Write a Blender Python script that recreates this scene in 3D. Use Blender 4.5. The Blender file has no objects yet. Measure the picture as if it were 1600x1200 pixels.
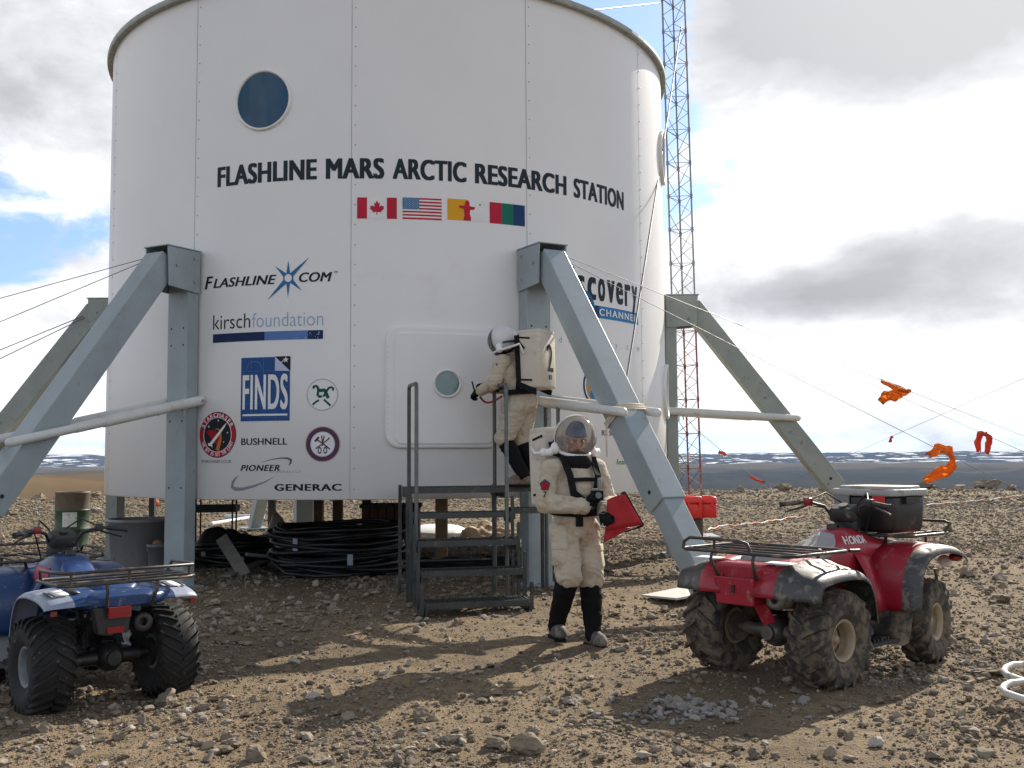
import bpy, bmesh, math, random
import numpy as np
from mathutils import Vector, Matrix, geometry
S = bpy.context.scene
COL = S.collection
random.seed(7)
rng = np.random.default_rng(7)
V = Vector
R_ = math.radians
# ------------------------------------------------------------------ camera
F = 1620.0
CAM = V((0, 0, 1.5))
RC = Matrix.Rotation(R_(90 + 4.06), 3, 'X') @ Matrix.Rotation(R_(-0.35), 3, 'Z')
cd = bpy.data.cameras.new('camera'); cam = bpy.data.objects.new('camera', cd); COL.objects.link(cam)
cam.matrix_world = Matrix.Translation(CAM) @ RC.to_4x4()
cd.sensor_width = 36; cd.lens = F / 1600 * 36; cd.clip_start = 0.05; cd.clip_end = 60000
S.camera = cam
# ------------------------------------------------------------------ sun, sky, exposure
SUNV = V((0.56, 0.83, 0.0)).normalized()
ELEV = R_(32)
sd = bpy.data.lights.new('sun', 'SUN'); sun = bpy.data.objects.new('sun', sd); COL.objects.link(sun)
sd.energy = 5.0; sd.angle = R_(0.5); sd.color = (1.0, 0.91, 0.78)
sv = V((SUNV.x * math.cos(ELEV), SUNV.y * math.cos(ELEV), math.sin(ELEV)))
sun.rotation_euler = sv.to_track_quat('Z', 'Y').to_euler()
S.view_settings.view_transform = 'Standard'; S.view_settings.look = 'None'
S.view_settings.gamma = 1.0; S.view_settings.exposure = 0.60
S.view_settings.use_curve_mapping = False

def ray(px, py):
    return (RC @ V(((px - 800) / F, (600 - py) / F, -1.0)))
def gp(px, py, z=0.0):
    d = ray(px, py); t = (z - CAM.z) / d.z; return CAM + d * t
def at(px, py, Y):
    d = ray(px, py); return CAM + d * (Y / d.y)

class NT:
    """small helper to wire shader nodes"""
    def __init__(s, tree):
        s.t = tree; s.n = tree.nodes; s.l = tree.links
    def new(s, typ, **kw):
        n = s.n.new(typ)
        for k, v in kw.items():
            if k.startswith('i_'):
                n.inputs[int(k[2:])].default_value = v
            else:
                setattr(n, k, v)
        return n
    def link(s, a, b): s.l.new(a, b)
    def math(s, op, a, b=None, clamp=False):
        n = s.n.new('ShaderNodeMath'); n.operation = op; n.use_clamp = clamp
        for i, x in enumerate((a, b)):
            if x is None: continue
            if isinstance(x, (int, float)): n.inputs[i].default_value = x
            else: s.l.new(x, n.inputs[i])
        return n.outputs[0]
    def vmath(s, op, a, b=None):
        n = s.n.new('ShaderNodeVectorMath'); n.operation = op
        for i, x in enumerate((a, b)):
            if x is None: continue
            if isinstance(x, (tuple, list, Vector)): n.inputs[i].default_value = tuple(x)
            else: s.l.new(x, n.inputs[i])
        return n.outputs[1] if op in ('LENGTH', 'DISTANCE', 'DOT_PRODUCT') else n.outputs[0]
    def noise(s, vec, scale, detail=4, rough=0.55, dist=0.0, dim='3D'):
        n = s.n.new('ShaderNodeTexNoise'); n.noise_dimensions = dim
        n.inputs['Scale'].default_value = scale; n.inputs['Detail'].default_value = detail
        n.inputs['Roughness'].default_value = rough; n.inputs['Distortion'].default_value = dist
        s.l.new(vec, n.inputs['Vector']); return n.outputs[0]
    def ramp(s, fac, stops, interp='LINEAR'):
        n = s.n.new('ShaderNodeValToRGB'); n.color_ramp.interpolation = interp
        el = n.color_ramp.elements
        while len(el) > 1: el.remove(el[-1])
        for i, (p, c) in enumerate(stops):
            e = el[0] if i == 0 else el.new(p)
            e.position = p
            if isinstance(c, (int, float)): c = (c, c, c)
            e.color = (c[0], c[1], c[2], 1)
        s.l.new(fac, n.inputs[0]); return n.outputs[0]
    def mix(s, fac, a, b, mode='MIX'):
        n = s.n.new('ShaderNodeMix'); n.data_type = 'RGBA'; n.blend_type = mode
        for sock, x in ((n.inputs[0], fac), (n.inputs[6], a), (n.inputs[7], b)):
            if isinstance(x, (int, float)): sock.default_value = x
            elif isinstance(x, (tuple, list)): sock.default_value = (x[0], x[1], x[2], 1)
            else: s.l.new(x, sock)
        return n.outputs[2]
    def smooth(s, x, a, b, lo=0.0, hi=1.0):
        n = s.n.new('ShaderNodeMapRange'); n.interpolation_type = 'SMOOTHSTEP'
        n.inputs[1].default_value = a; n.inputs[2].default_value = b
        n.inputs[3].default_value = lo; n.inputs[4].default_value = hi
        s.l.new(x, n.inputs[0]); return n.outputs[0]

w = bpy.data.worlds.new('World'); S.world = w; w.use_nodes = True
def make_world():
    g = NT(w.node_tree); g.n.clear()
    out = g.new('ShaderNodeOutputWorld')
    sky = g.new('ShaderNodeTexSky'); sky.sky_type = 'NISHITA'; sky.sun_disc = False
    sky.sun_elevation = ELEV; sky.sun_rotation = math.atan2(SUNV.x, SUNV.y)
    sky.air_density = 1.0; sky.dust_density = 0.25; sky.ozone_density = 1.5
    bg = g.new('ShaderNodeBackground'); bg.inputs[1].default_value = 0.14
    g.link(sky.outputs[0], bg.inputs[0])
    tc = g.new('ShaderNodeTexCoord'); d = tc.outputs['Generated']
    g.link(g.vmath('NORMALIZE', g.vmath('ADD', g.vmath('MAXIMUM', d, (-1, -1, 0.0)), (0, 0, 0.14))), sky.inputs[0])
    sep = g.new('ShaderNodeSeparateXYZ'); g.link(d, sep.inputs[0])
    zz = g.math('MAXIMUM', sep.outputs[2], 0.0)
    den = g.math('ADD', zz, 0.16)
    cx = g.math('DIVIDE', sep.outputs[0], den); cy = g.math('DIVIDE', sep.outputs[1], den)
    cmb = g.new('ShaderNodeCombineXYZ'); g.link(cx, cmb.inputs[0]); g.link(cy, cmb.inputs[1])
    uv = cmb.outputs[0]
    n1 = g.noise(uv, 0.85, 9, 0.56, 0.25)
    dz = g.vmath('MULTIPLY', d, (1, 1, 1.9))
    n2 = g.noise(dz, 6.5, 10, 0.62, 0.35)
    base = g.math('ADD', g.math('MULTIPLY', n1, 0.42), g.math('MULTIPLY', n2, 0.58))
    def lobe(px, py, rad, sz):
        t = ray(px, py).normalized()
        df = g.vmath('SUBTRACT', d, t)
        ln = g.vmath('LENGTH', g.vmath('MULTIPLY', df, (1, 1, sz)))
        return g.smooth(ln, rad, rad * 0.15)
    cover = base
    # openings (negative) and banks (positive) of the cloud field
    for px, py, rad, sz, amp in ((10, 350, 0.11, 1.1, -0.13), (40, 140, 0.20, 1.2, 0.14), (100, 560, 0.16, 1.5, 0.14),
                                 (960, 60, 0.12, 0.8, -0.30), (1210, 235, 0.15, 1.7, -0.14),
                                 (1350, 660, 0.30, 9.0, -0.09), (150, 690, 0.16, 10.0, -0.10),
                                 (1350, 60, 0.26, 1.2, 0.20), (1450, 330, 0.26, 1.1, 0.22), (1250, 560, 0.22, 2.0, 0.18)):
        cover = g.math('ADD', cover, g.math('MULTIPLY', lobe(px, py, rad, sz), amp))
    mask = g.smooth(cover, 0.42, 0.52)
    # lit and shaded sides of the clouds
    n3 = g.noise(g.vmath('ADD', dz, (0.012, 0.02, 0.075)), 6.5, 8, 0.60, 0.35)
    n4 = g.noise(dz, 16.0, 7, 0.62, 0.3)
    grey = g.math('ADD', g.math('MULTIPLY', n3, 0.52), g.math('ADD', g.math('MULTIPLY', n1, 0.06), g.math('MULTIPLY', n4, 0.42)))
    for px, py, rad, sz, amp in ((1470, 420, 0.19, 2.4, 0.27), (1370, 410, 0.06, 1.4, 0.17), (1510, 380, 0.08, 1.3, 0.17), (1270, 455, 0.07, 2.0, 0.12), (1240, 465, 0.12, 3.2, 0.22), (1420, 20, 0.24, 1.8, 0.55), (1180, 20, 0.10, 2.0, 0.2), (60, 90, 0.22, 1.0, 0.12),
                                 (60, 385, 0.06, 2.0, 0.12),
                                 (1400, 240, 0.22, 1.8, -0.25), (1300, 590, 0.22, 2.6, -0.20), (70, 300, 0.08, 1.5, -0.2), (60, 620, 0.15, 1.5, -0.08)):
        grey = g.math('ADD', grey, g.math('MULTIPLY', lobe(px, py, rad, sz), amp))
    col = g.ramp(grey, [(0.0, (1.45, 1.45, 1.44)), (0.40, (1.25, 1.25, 1.25)), (0.55, (0.88, 0.885, 0.91)), (0.70, (0.62, 0.625, 0.66)), (0.92, (0.44, 0.445, 0.47))])
    # forward-scattered glow of thin cloud towards the sun
    sdot = g.vmath('DOT_PRODUCT', d, tuple(sv))
    glow = g.smooth(sdot, 0.84, 1.0, 0.0, 0.18)
    col = g.mix(glow, col, (1.5, 1.46, 1.38), 'ADD')
    # unseen cloud overhead, darkened to deepen the shade on the ground
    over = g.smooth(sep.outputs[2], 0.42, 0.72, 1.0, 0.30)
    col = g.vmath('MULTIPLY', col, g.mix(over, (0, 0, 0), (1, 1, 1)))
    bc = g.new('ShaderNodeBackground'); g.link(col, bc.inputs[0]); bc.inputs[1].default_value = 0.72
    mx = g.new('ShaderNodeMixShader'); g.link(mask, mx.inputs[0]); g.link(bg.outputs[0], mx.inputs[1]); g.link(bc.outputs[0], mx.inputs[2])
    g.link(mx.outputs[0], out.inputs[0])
make_world()
S.cycles.max_bounces = 8; S.cycles.transparent_max_bounces = 12
# ------------------------------------------------------------------ materials
def pmat(name, col, rough=0.6, metal=0.0, var=0.12, scale=6.0, bump=0.0, bscale=60.0, dirt=None, spec=0.5, coords='Object'):
    m = bpy.data.materials.new(name); m.use_nodes = True
    g = NT(m.node_tree); b = g.n['Principled BSDF']
    tc = g.new('ShaderNodeTexCoord'); p = tc.outputs[coords]
    if coords == 'World':
        p = g.new('ShaderNodeNewGeometry').outputs[0]
    n = g.noise(p, scale, 5, 0.6)
    lo = tuple(c * (1 - var) for c in col); hi = tuple(min(1, c * (1 + var)) for c in col)
    c = g.ramp(n, [(0.3, lo), (0.7, hi)])
    b.inputs['Roughness'].default_value = rough
    if dirt:   # (colour, amount 0..1, scale)
        n2 = g.noise(p, dirt[2], 7, 0.65, 0.3)
        th = 0.72 - 0.42 * dirt[1]
        f = g.smooth(n2, th - 0.06, th + 0.10)
        c = g.mix(f, c, dirt[0])
        r = g.mix(f, (rough,) * 3, (0.9,) * 3)
        g.link(r, b.inputs['Roughness'])
    g.link(c, b.inputs['Base Color'])
    b.inputs['Metallic'].default_value = metal
    b.inputs['Specular IOR Level'].default_value = spec
    if bump:
        n4 = g.noise(p, bscale, 5, 0.6)
        bp = g.new('ShaderNodeBump'); bp.inputs['Strength'].default_value = bump; bp.inputs['Distance'].default_value = 0.01
        g.link(n4, bp.inputs['Height']); g.link(bp.outputs[0], b.inputs['Normal'])
    return m

# ------------------------------------------------------------------ mesh builder
def frame_for(d):
    d = d.normalized()
    u = V((0, 0, 1)) if abs(d.z) < 0.9 else V((1, 0, 0))
    a = d.cross(u).normalized(); b = a.cross(d).normalized()
    return a, b
class MB:
    def __init__(s):
        s.v = []; s.f = []; s.m = []; s.s = []; s.mi = 0
    def add(s, vs, fs, smooth=False):
        o = len(s.v); s.v += [tuple(x) for x in vs]
        for f in fs:
            s.f.append(tuple(i + o for i in f)); s.m.append(s.mi); s.s.append(smooth)
        return s
    def box(s, c, size, rot=None, taper=1.0):
        c = V(c); x, y, z = (k / 2 for k in size)
        vs = []
        for k, (a, b, d) in enumerate(((-1, -1, -1), (1, -1, -1), (1, 1, -1), (-1, 1, -1), (-1, -1, 1), (1, -1, 1), (1, 1, 1), (-1, 1, 1))):
            t = taper if d > 0 else 1.0
            p = V((a * x * t, b * y * t, d * z))
            vs.append(c + (rot @ p if rot else p))
        return s.add(vs, [(3, 2, 1, 0), (4, 5, 6, 7), (0, 1, 5, 4), (1, 2, 6, 5), (2, 3, 7, 6), (3, 0, 4, 7)])
    def rbox(s, c, size, r, rot=None, taper=1.0, seg=4, smooth=True):
        """box with rounded vertical edges and chamfered top/bottom"""
        c = V(c); hx, hy, hz = (k / 2 for k in size); rings = []
        def ring(z, ins, t):
            out = []
            rr = max(r - ins, 0.001)
            for qx, qy, a0 in ((1, 1, 0), (-1, 1, 90), (-1, -1, 180), (1, -1, 270)):
                for k in range(seg + 1):
                    a = R_(a0 + 90 * k / seg)
                    p = V((((hx - r) * qx + rr * math.cos(a)) * t, ((hy - r) * qy + rr * math.sin(a)) * t, z))
                    out.append(c + (rot @ p if rot else p))
            return out
        e = min(r * 0.5, hz * 0.4)
        for z, ins in ((-hz, e), (-hz + e * 0.3, e * 0.3), (-hz + e, 0), (hz - e, 0), (hz - e * 0.3, e * 0.3), (hz, e)):
            t = 1 + (taper - 1) * (z + hz) / (2 * hz)
            rings.append(ring(z, ins, t))
        return s.loft(rings, smooth=smooth)
    def loft(s, rings, caps=True, closed=True, smooth=True):
        n = len(rings[0]); vs = [p for r in rings for p in r]; fs = []
        for i in range(len(rings) - 1):
            for j in range(n if closed else n - 1):
                k = (j + 1) % n
                fs.append((i * n + j, i * n + k, (i + 1) * n + k, (i + 1) * n + j))
        s.add(vs, fs, smooth)
        if caps and closed:
            s.add(rings[0], [tuple(range(n - 1, -1, -1))]); s.add(rings[-1], [tuple(range(n))])
        return s
    def bar(s, p0, p1, w, h, up=(0, 0, 1)):
        p0 = V(p0); p1 = V(p1); d = (p1 - p0).normalized(); a = d.cross(V(up)).normalized(); b = a.cross(d).normalized()
        vs = [p + a * x * w / 2 + b * y * h / 2 for p in (p0, p1) for x, y in ((-1, -1), (1, -1), (1, 1), (-1, 1))]
        return s.add(vs, [(3, 2, 1, 0), (4, 5, 6, 7), (0, 1, 5, 4), (1, 2, 6, 5), (2, 3, 7, 6), (3, 0, 4, 7)])
    def tube(s, pts, r, seg=8, closed=False, caps=True, flat=None):
        pts = [V(p) for p in pts]; n = len(pts)
        rs = r if isinstance(r, (list, tuple)) else [r] * n
        tang = []
        for i in range(n):
            a = pts[(i - 1) % n] if (closed or i > 0) else pts[i]
            b = pts[(i + 1) % n] if (closed or i < n - 1) else pts[i]
            tang.append((b - a).normalized())
        a, b = frame_for(tang[0]); rings = []
        for i in range(n):
            if i > 0:
                q = tang[i - 1].rotation_difference(tang[i]); a = q @ a
                a = (a - tang[i] * a.dot(tang[i])).normalized()
            b = a.cross(tang[i])
            fx, fy = (1, 1) if flat is None else flat
            rings.append([pts[i] + (a * math.cos(t) * fx + b * math.sin(t) * fy) * rs[i] for t in (2 * math.pi * k / seg for k in range(seg))])
        if closed: rings.append(rings[0])
        return s.loft(rings, caps=caps and not closed, smooth=True)
    def ribbon(s, pts, nrm, w, t):
        """flat strap along pts, normals nrm (list or vec), width w, thickness t"""
        pts = [V(p) for p in pts]; n = len(pts); rings = []
        for i in range(n):
            d = (pts[min(i + 1, n - 1)] - pts[max(i - 1, 0)]).normalized()
            nn = V(nrm[i] if isinstance(nrm, list) else nrm)
            a = d.cross(nn).normalized(); b = a.cross(d).normalized()
            rings.append([pts[i] + a * x * w / 2 + b * y * t / 2 for x, y in ((-1, -1), (1, -1), (1, 1), (-1, 1))])
        return s.loft(rings, smooth=False)
    def cone(s, p0, p1, r0, r1=None, seg=16, caps=True):
        p0 = V(p0); p1 = V(p1); r1 = r0 if r1 is None else r1
        a, b = frame_for(p1 - p0)
        rings = [[p + (a * math.cos(t) + b * math.sin(t)) * r for t in (2 * math.pi * k / seg for k in range(seg))] for p, r in ((p0, r0), (p1, r1))]
        return s.loft(rings, caps=caps)
    def lathe(s, prof, o=(0, 0, 0), axis=(0, 0, 1), seg=24, smooth=True, caps=True):
        """prof: (distance along axis, radius)"""
        o = V(o); ax = V(axis).normalized(); a, b = frame_for(ax); rings = []
        for h, r in prof:
            r = max(r, 1e-4)
            rings.append([o + ax * h + (a * math.cos(t) + b * math.sin(t)) * r for t in (2 * math.pi * k / seg for k in range(seg))])
        return s.loft(rings, caps=caps, smooth=smooth)
    def ell(s, c, rad, rot=None, nu=16, nv=10):
        c = V(c); rings = []
        for j in range(nv + 1):
            th = math.pi * j / nv; rr = max(math.sin(th), 1e-3)
            ring = []
            for i in range(nu):
                ph = 2 * math.pi * i / nu
                p = V((rad[0] * rr * math.cos(ph), rad[1] * rr * math.sin(ph), -rad[2] * math.cos(th)))
                ring.append(c + (rot @ p if rot else p))
            rings.append(ring)
        return s.loft(rings, caps=True)
    def cap(s, p0, p1, r0, r1=None, seg=14):
        r1 = r0 if r1 is None else r1
        s.cone(p0, p1, r0, r1, seg); s.ell(p0, (r0,) * 3, None, seg, 8); s.ell(p1, (r1,) * 3, None, seg, 8)
        return s
    def prism(s, poly, o, u, v, depth):
        """extrude the 2D polygon poly (in axes u,v at o) by depth along u x v"""
        o = V(o); u = V(u); v = V(v); nn = u.cross(v).normalized() * depth; n = len(poly)
        a = [o + u * x + v * y for x, y in poly]; b = [p + nn for p in a]
        tri = geometry.tessellate_polygon([[V((x, y, 0)) for x, y in poly]])
        s.add(a + b, [tuple(reversed(t)) for t in tri] + [tuple(i + n for i in t) for t in tri]
              + [(i, (i + 1) % n, n + (i + 1) % n, n + i) for i in range(n)])
        return s
    def sheet(s, grid, smooth=True, matfn=None):
        nr = len(grid); nc = len(grid[0]); o = len(s.v)
        s.v += [tuple(p) for r in grid for p in r]
        for i in range(nr - 1):
            for j in range(nc - 1):
                s.f.append((o + i * nc + j, o + i * nc + j + 1, o + (i + 1) * nc + j + 1, o + (i + 1) * nc + j))
                s.m.append(matfn(i, j) if matfn else s.mi); s.s.append(smooth)
        return s
    def mesh(s, name, recalc=True):
        me = bpy.data.meshes.new(name); me.from_pydata(s.v, [], s.f)
        me.polygons.foreach_set('material_index', s.m); me.polygons.foreach_set('use_smooth', s.s)
        if recalc:
            bm = bmesh.new(); bm.from_mesh(me); bmesh.ops.recalc_face_normals(bm, faces=bm.faces); bm.to_mesh(me); bm.free()
        return me
    def build(s, name, mats, parent=None, loc=(0, 0, 0), rot=(0, 0, 0), bevel=0.0, solid=0.0, recalc=True, sub=0):
        me = s.mesh(name, recalc and not solid)
        return put(name, me, mats, parent, loc, rot, bevel, solid, sub)

def put(name, me, mats, parent=None, loc=(0, 0, 0), rot=(0, 0, 0), bevel=0.0, solid=0.0, sub=0):
    o = bpy.data.objects.new(name, me); COL.objects.link(o)
    for m in (mats if isinstance(mats, (list, tuple)) else [mats]): me.materials.append(m)
    o.location = loc; o.rotation_euler = rot
    if parent: o.parent = parent
    if solid:
        md = o.modifiers.new('thickness', 'SOLIDIFY'); md.thickness = solid; md.offset = 0
    if sub:
        md = o.modifiers.new('smooth', 'SUBSURF'); md.levels = sub; md.render_levels = sub
    if bevel:
        md = o.modifiers.new('bevel', 'BEVEL'); md.width = bevel; md.segments = 2; md.limit_method = 'ANGLE'; md.angle_limit = R_(40)
    return o
def tag(o, label, cat, group=None, kind=None):
    if label: o['label'] = label
    if cat: o['category'] = cat
    if group: o['group'] = group
    if kind: o['kind'] = kind
    return o
def empty(name, loc, rz=0.0, label=None, cat=None, group=None):
    o = bpy.data.objects.new(name, None); COL.objects.link(o); o.location = loc; o.rotation_euler = (0, 0, rz)
    o.empty_display_size = 0.2
    return tag(o, label, cat, group)
def copy_tree(o, parent=None):
    c = o.copy(); COL.objects.link(c); c.parent = parent
    for ch in list(o.children): copy_tree(ch, c)
    return c
def evaluated(me, mods):
    """apply modifiers given as (type, {props}) and return a new mesh"""
    o = bpy.data.objects.new('tmp', me); COL.objects.link(o)
    for typ, kw in mods:
        md = o.modifiers.new(typ, typ)
        for k, v in kw.items(): setattr(md, k, v)
    dg = bpy.context.evaluated_depsgraph_get(); dg.update()
    out = bpy.data.meshes.new_from_object(o.evaluated_get(dg))
    bpy.data.objects.remove(o)
    return out
def text2d(body, bold=0.0, shear=0.0, space=1.0):
    """text as flat triangles; returns verts (x,y,lift) in a unit box and faces; bold strokes are built from shifted copies"""
    cu = bpy.data.curves.new('txt', 'FONT'); cu.body = body; cu.offset = min(bold, 0.0); cu.shear = shear; cu.space_character = space + max(bold, 0) * 1.2
    cu.resolution_u = 5; cu.fill_mode = 'FRONT'
    o = bpy.data.objects.new('txt', cu); COL.objects.link(o)
    dg = bpy.context.evaluated_depsgraph_get(); dg.update()
    me = bpy.data.meshes.new_from_object(o.evaluated_get(dg))
    v0 = [(v.co.x, v.co.y) for v in me.vertices]; f0 = [tuple(p.vertices) for p in me.polygons]
    bpy.data.objects.remove(o); bpy.data.curves.remove(cu); bpy.data.meshes.remove(me)
    offs = [(0, 0)] if bold <= 0 else [(-bold, -bold * .3), (-bold, bold * .3), (bold, -bold * .3), (bold, bold * .3), (0, 0)]
    vs = []; fs = []
    for k, (dx, dy) in enumerate(offs):
        n = len(vs); vs += [(x + dx, y + dy, 0.00015 * k) for x, y in v0]; fs += [tuple(i + n for i in f) for f in f0]
    x0 = min(v[0] for v in vs); x1 = max(v[0] for v in vs); y0 = min(v[1] for v in vs); y1 = max(v[1] for v in vs)
    asp = (x1 - x0) / (y1 - y0)
    return [((x - x0) / (x1 - x0), (y - y0) / (y1 - y0), l) for x, y, l in vs], fs, asp
# value noise for terrain, vectorised
def vnoise(x, y, seed=0):
    xi = np.floor(x).astype(np.int64); yi = np.floor(y).astype(np.int64); fx = x - xi; fy = y - yi
    def h(a, b):
        n = (a * 374761393 + b * 668265263 + seed * 1274126177) & 0xFFFFFFFF
        n = ((n ^ (n >> 13)) * 1274126177) & 0xFFFFFFFF
        return ((n ^ (n >> 16)) & 0xFFFF) / 65535.0
    u = fx * fx * (3 - 2 * fx); v = fy * fy * (3 - 2 * fy)
    return (h(xi, yi) * (1 - u) + h(xi + 1, yi) * u) * (1 - v) + (h(xi, yi + 1) * (1 - u) + h(xi + 1, yi + 1) * u) * v
def fbm(x, y, oct=4, seed=0):
    t = 0; a = 0.5
    for k in range(oct):
        t = t + a * (vnoise(x * 2 ** k, y * 2 ** k, seed + k) - 0.5); a *= 0.5
    return t
# ------------------------------------------------------------------ terrain
def sst(x, a, b):
    t = np.clip((x - a) / (b - a), 0, 1); return t * t * (3 - 2 * t)
def height(x, y, detail=True):
    x = np.asarray(x, float); y = np.asarray(y, float)
    r = np.hypot(x, y); az = np.arctan2(x, y)
    z = 0.30 * fbm(x / 7.0, y / 7.0, 3, 11) * sst(r, 14, 30) + 0.05 * fbm(x / 1.9, y / 1.9, 3, 5)
    if detail: z = z + 0.070 * fbm(x / 0.36, y / 0.36, 4, 17) * (1 - sst(r, 25, 60)) + 0.25 * fbm(x / 2.2, y / 2.2, 3, 23) * sst(r, 24, 45)
    z = z - 0.10 * sst(-(y - 5.6), 0, 2.5)                      # falls a little towards the viewer
    edge = 46 + 5 * np.sin(az * 3 + 1.0) + 16 * fbm(az * 6, az * 0 + 3, 3, 3)
    right = sst(az, R_(-14), R_(-2))
    drop = np.maximum(r - edge, 0)
    zr = -47 * (1 - np.exp(-drop / 170.0)) - 0.012 * drop
    zr = np.maximum(zr, -47.0)
    zl = -0.045 * np.minimum(drop, 60) - 5.5 * sst(r, 60, 110)
    zl = zl + 5.2 * sst(r, 120, 230) * (0.9 + 0.5 * np.sin(az * 9)) - 38 * sst(r, 260, 620)
    zl = zl + (26 + 5 * np.sin(az * 16 + 0.5)) * np.exp(-((r - 1250) / 330.0) ** 2)
    z = z + zr * right + zl * (1 - right)
    z = z + 26 * fbm(az * 26, r / 900.0, 4, 41) * sst(r, 900, 2500) * (1 - 0.4 * sst(r, 6500, 7500))
    hill = sst(r, 7200, 9300)
    z = z + hill * (74 + 46 * fbm(az * 7, az * 0 + 1, 4, 71) + 40 * fbm(az * 34, r / 700.0, 4, 77))
    return z
def gz(x, y): return float(height(np.array([x]), np.array([y]), False)[0])
def onground(px, py):
    p = gp(px, py, 0.0)
    for _ in range(3): p = gp(px, py, gz(p.x, p.y))
    return p
def make_ground():
    az = np.concatenate([np.arange(-180, -42, 3.0), np.arange(-42, 42, 0.16), np.arange(42, 180, 3.0)])
    az = np.radians(az); n = len(az)
    rr = [0.6]
    while rr[-1] < 14000: rr.append(rr[-1] * (1.0085 if 3.5 < rr[-1] < 60 else 1.03))
    rr = np.array(rr); m = len(rr)
    A, Rr = np.meshgrid(az, rr); X = Rr * np.sin(A); Y = Rr * np.cos(A); Z = height(X, Y)
    vs = np.stack([X.ravel(), Y.ravel(), Z.ravel()], 1)
    vs = np.vstack([vs, [[0, 0, float(Z[0].mean())]]])
    i = np.arange(m - 1)[:, None] * n; j = np.arange(n)[None, :]; k = (j + 1) % n
    q = np.stack([i + j, i + n + j, i + n + k, i + k], -1).reshape(-1, 4)
    tri = np.stack([np.full(n, len(vs) - 1), np.arange(n), (np.arange(n) + 1) % n], 1)
    me = bpy.data.meshes.new('ground')
    me.vertices.add(len(vs)); me.vertices.foreach_set('co', vs.ravel())
    nl = len(q) * 4 + len(tri) * 3
    me.loops.add(nl); me.loops.foreach_set('vertex_index', np.concatenate([q.ravel(), tri.ravel()]).astype(np.int32))
    me.polygons.add(len(q) + len(tri))
    me.polygons.foreach_set('loop_start', np.concatenate([np.arange(len(q)) * 4, len(q) * 4 + np.arange(len(tri)) * 3]).astype(np.int32))
    me.update(calc_edges=True); me.validate()
    me.polygons.foreach_set('use_smooth', np.ones(len(me.polygons), bool))
    mt = bpy.data.materials.new('stony_ground'); mt.use_nodes = True
    g = NT(mt.node_tree); b = g.n['Principled BSDF']; b.inputs['Roughness'].default_value = 0.95; b.inputs['Specular IOR Level'].default_value = 0.15
    geo = g.new('ShaderNodeNewGeometry'); P = geo.outputs[0]
    sep = g.new('ShaderNodeSeparateXYZ'); g.link(P, sep.inputs[0])
    r = g.vmath('LENGTH', g.vmath('MULTIPLY', P, (1, 1, 0)))
    # soil, grit and pebbles close by
    n1 = g.noise(P, 0.55, 6, 0.6); n2 = g.noise(P, 9.0, 6, 0.7); n3 = g.noise(P, 60.0, 4, 0.7)
    soil = g.ramp(n1, [(0.36, (0.140, 0.107, 0.071)), (0.56, (0.258, 0.194, 0.122))])
    soil = g.mix(g.smooth(n2, 0.42, 0.68), soil, (0.135, 0.103, 0.070))
    vo = g.new('ShaderNodeTexVoronoi'); vo.inputs['Scale'].default_value = 34; vo.inputs['Randomness'].default_value = 1.0; g.link(P, vo.inputs['Vector'])
    vo2 = g.new('ShaderNodeTexVoronoi'); vo2.inputs['Scale'].default_value = 75; g.link(P, vo2.inputs['Vector'])
    peb = g.smooth(vo.outputs['Distance'], 0.42, 0.22)
    sc = g.new('ShaderNodeSeparateColor'); g.link(vo.outputs['Color'], sc.inputs[0])
    pcol = g.ramp(sc.outputs[0], [(0.0, (0.10, 0.086, 0.070)), (0.6, (0.19, 0.160, 0.125)), (1.0, (0.30, 0.265, 0.22))])
    some = g.math('MULTIPLY', peb, g.math('GREATER_THAN', g.math('ADD', sc.outputs[1], g.math('MULTIPLY', n1, 0.8)), 0.92))
    near = g.mix(some, soil, pcol)
    near = g.mix(g.math('MULTIPLY', g.smooth(n3, 0.5, 0.75), 0.5), near, (0.33, 0.255, 0.17))
    # the stony plateau farther off, then valley floor, hills and snow
    n5 = g.noise(P, 1.3, 9, 0.75)
    mid = g.ramp(n5, [(0.30, (0.065, 0.052, 0.033)), (0.48, (0.155, 0.122, 0.074)), (0.66, (0.27, 0.21, 0.135))])
    c = g.mix(g.smooth(r, 12, 34), near, mid)
    st = g.vmath('MULTIPLY', P, (0.00035, 0.0011, 0.004))
    n6 = g.noise(st, 1.6, 8, 0.6, 0.6)
    val = g.ramp(n6, [(0.36, (0.038, 0.048, 0.062)), (0.56, (0.062, 0.068, 0.074)), (0.74, (0.13, 0.112, 0.09))])
    left = g.smooth(sep.outputs[0], -0.12, -0.25)
    azx = g.math('DIVIDE', sep.outputs[0], g.math('MAXIMUM', sep.outputs[1], 1.0))
    left = g.smooth(azx, -0.20, -0.30)
    tan = g.ramp(g.noise(P, 0.006, 7, 0.6), [(0.4, (0.105, 0.078, 0.054)), (0.6, (0.175, 0.130, 0.085))])
    tan = g.mix(g.smooth(r, 600, 900), tan, g.ramp(g.noise(P, 0.004, 6, 0.6), [(0.4, (0.10, 0.085, 0.065)), (0.6, (0.15, 0.118, 0.085))]))
    val = g.mix(g.math('MULTIPLY', left, g.smooth(r, 2600, 1800)), val, tan)
    tanband = g.math('MULTIPLY', g.smooth(r, 3600, 4800), g.smooth(r, 8000, 6600))
    val = g.mix(g.math('MULTIPLY', tanband, 0.8), val, (0.11, 0.095, 0.075))
    c = g.mix(g.smooth(r, 60, 130), c, val)
    hn = g.noise(g.vmath('MULTIPLY', P, (0.0050, 0.0022, 0.09)), 1.0, 5, 0.55, 0.4)
    hn2 = g.noise(g.vmath('MULTIPLY', P, (0.016, 0.006, 0.12)), 1.0, 4, 0.5)
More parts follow.
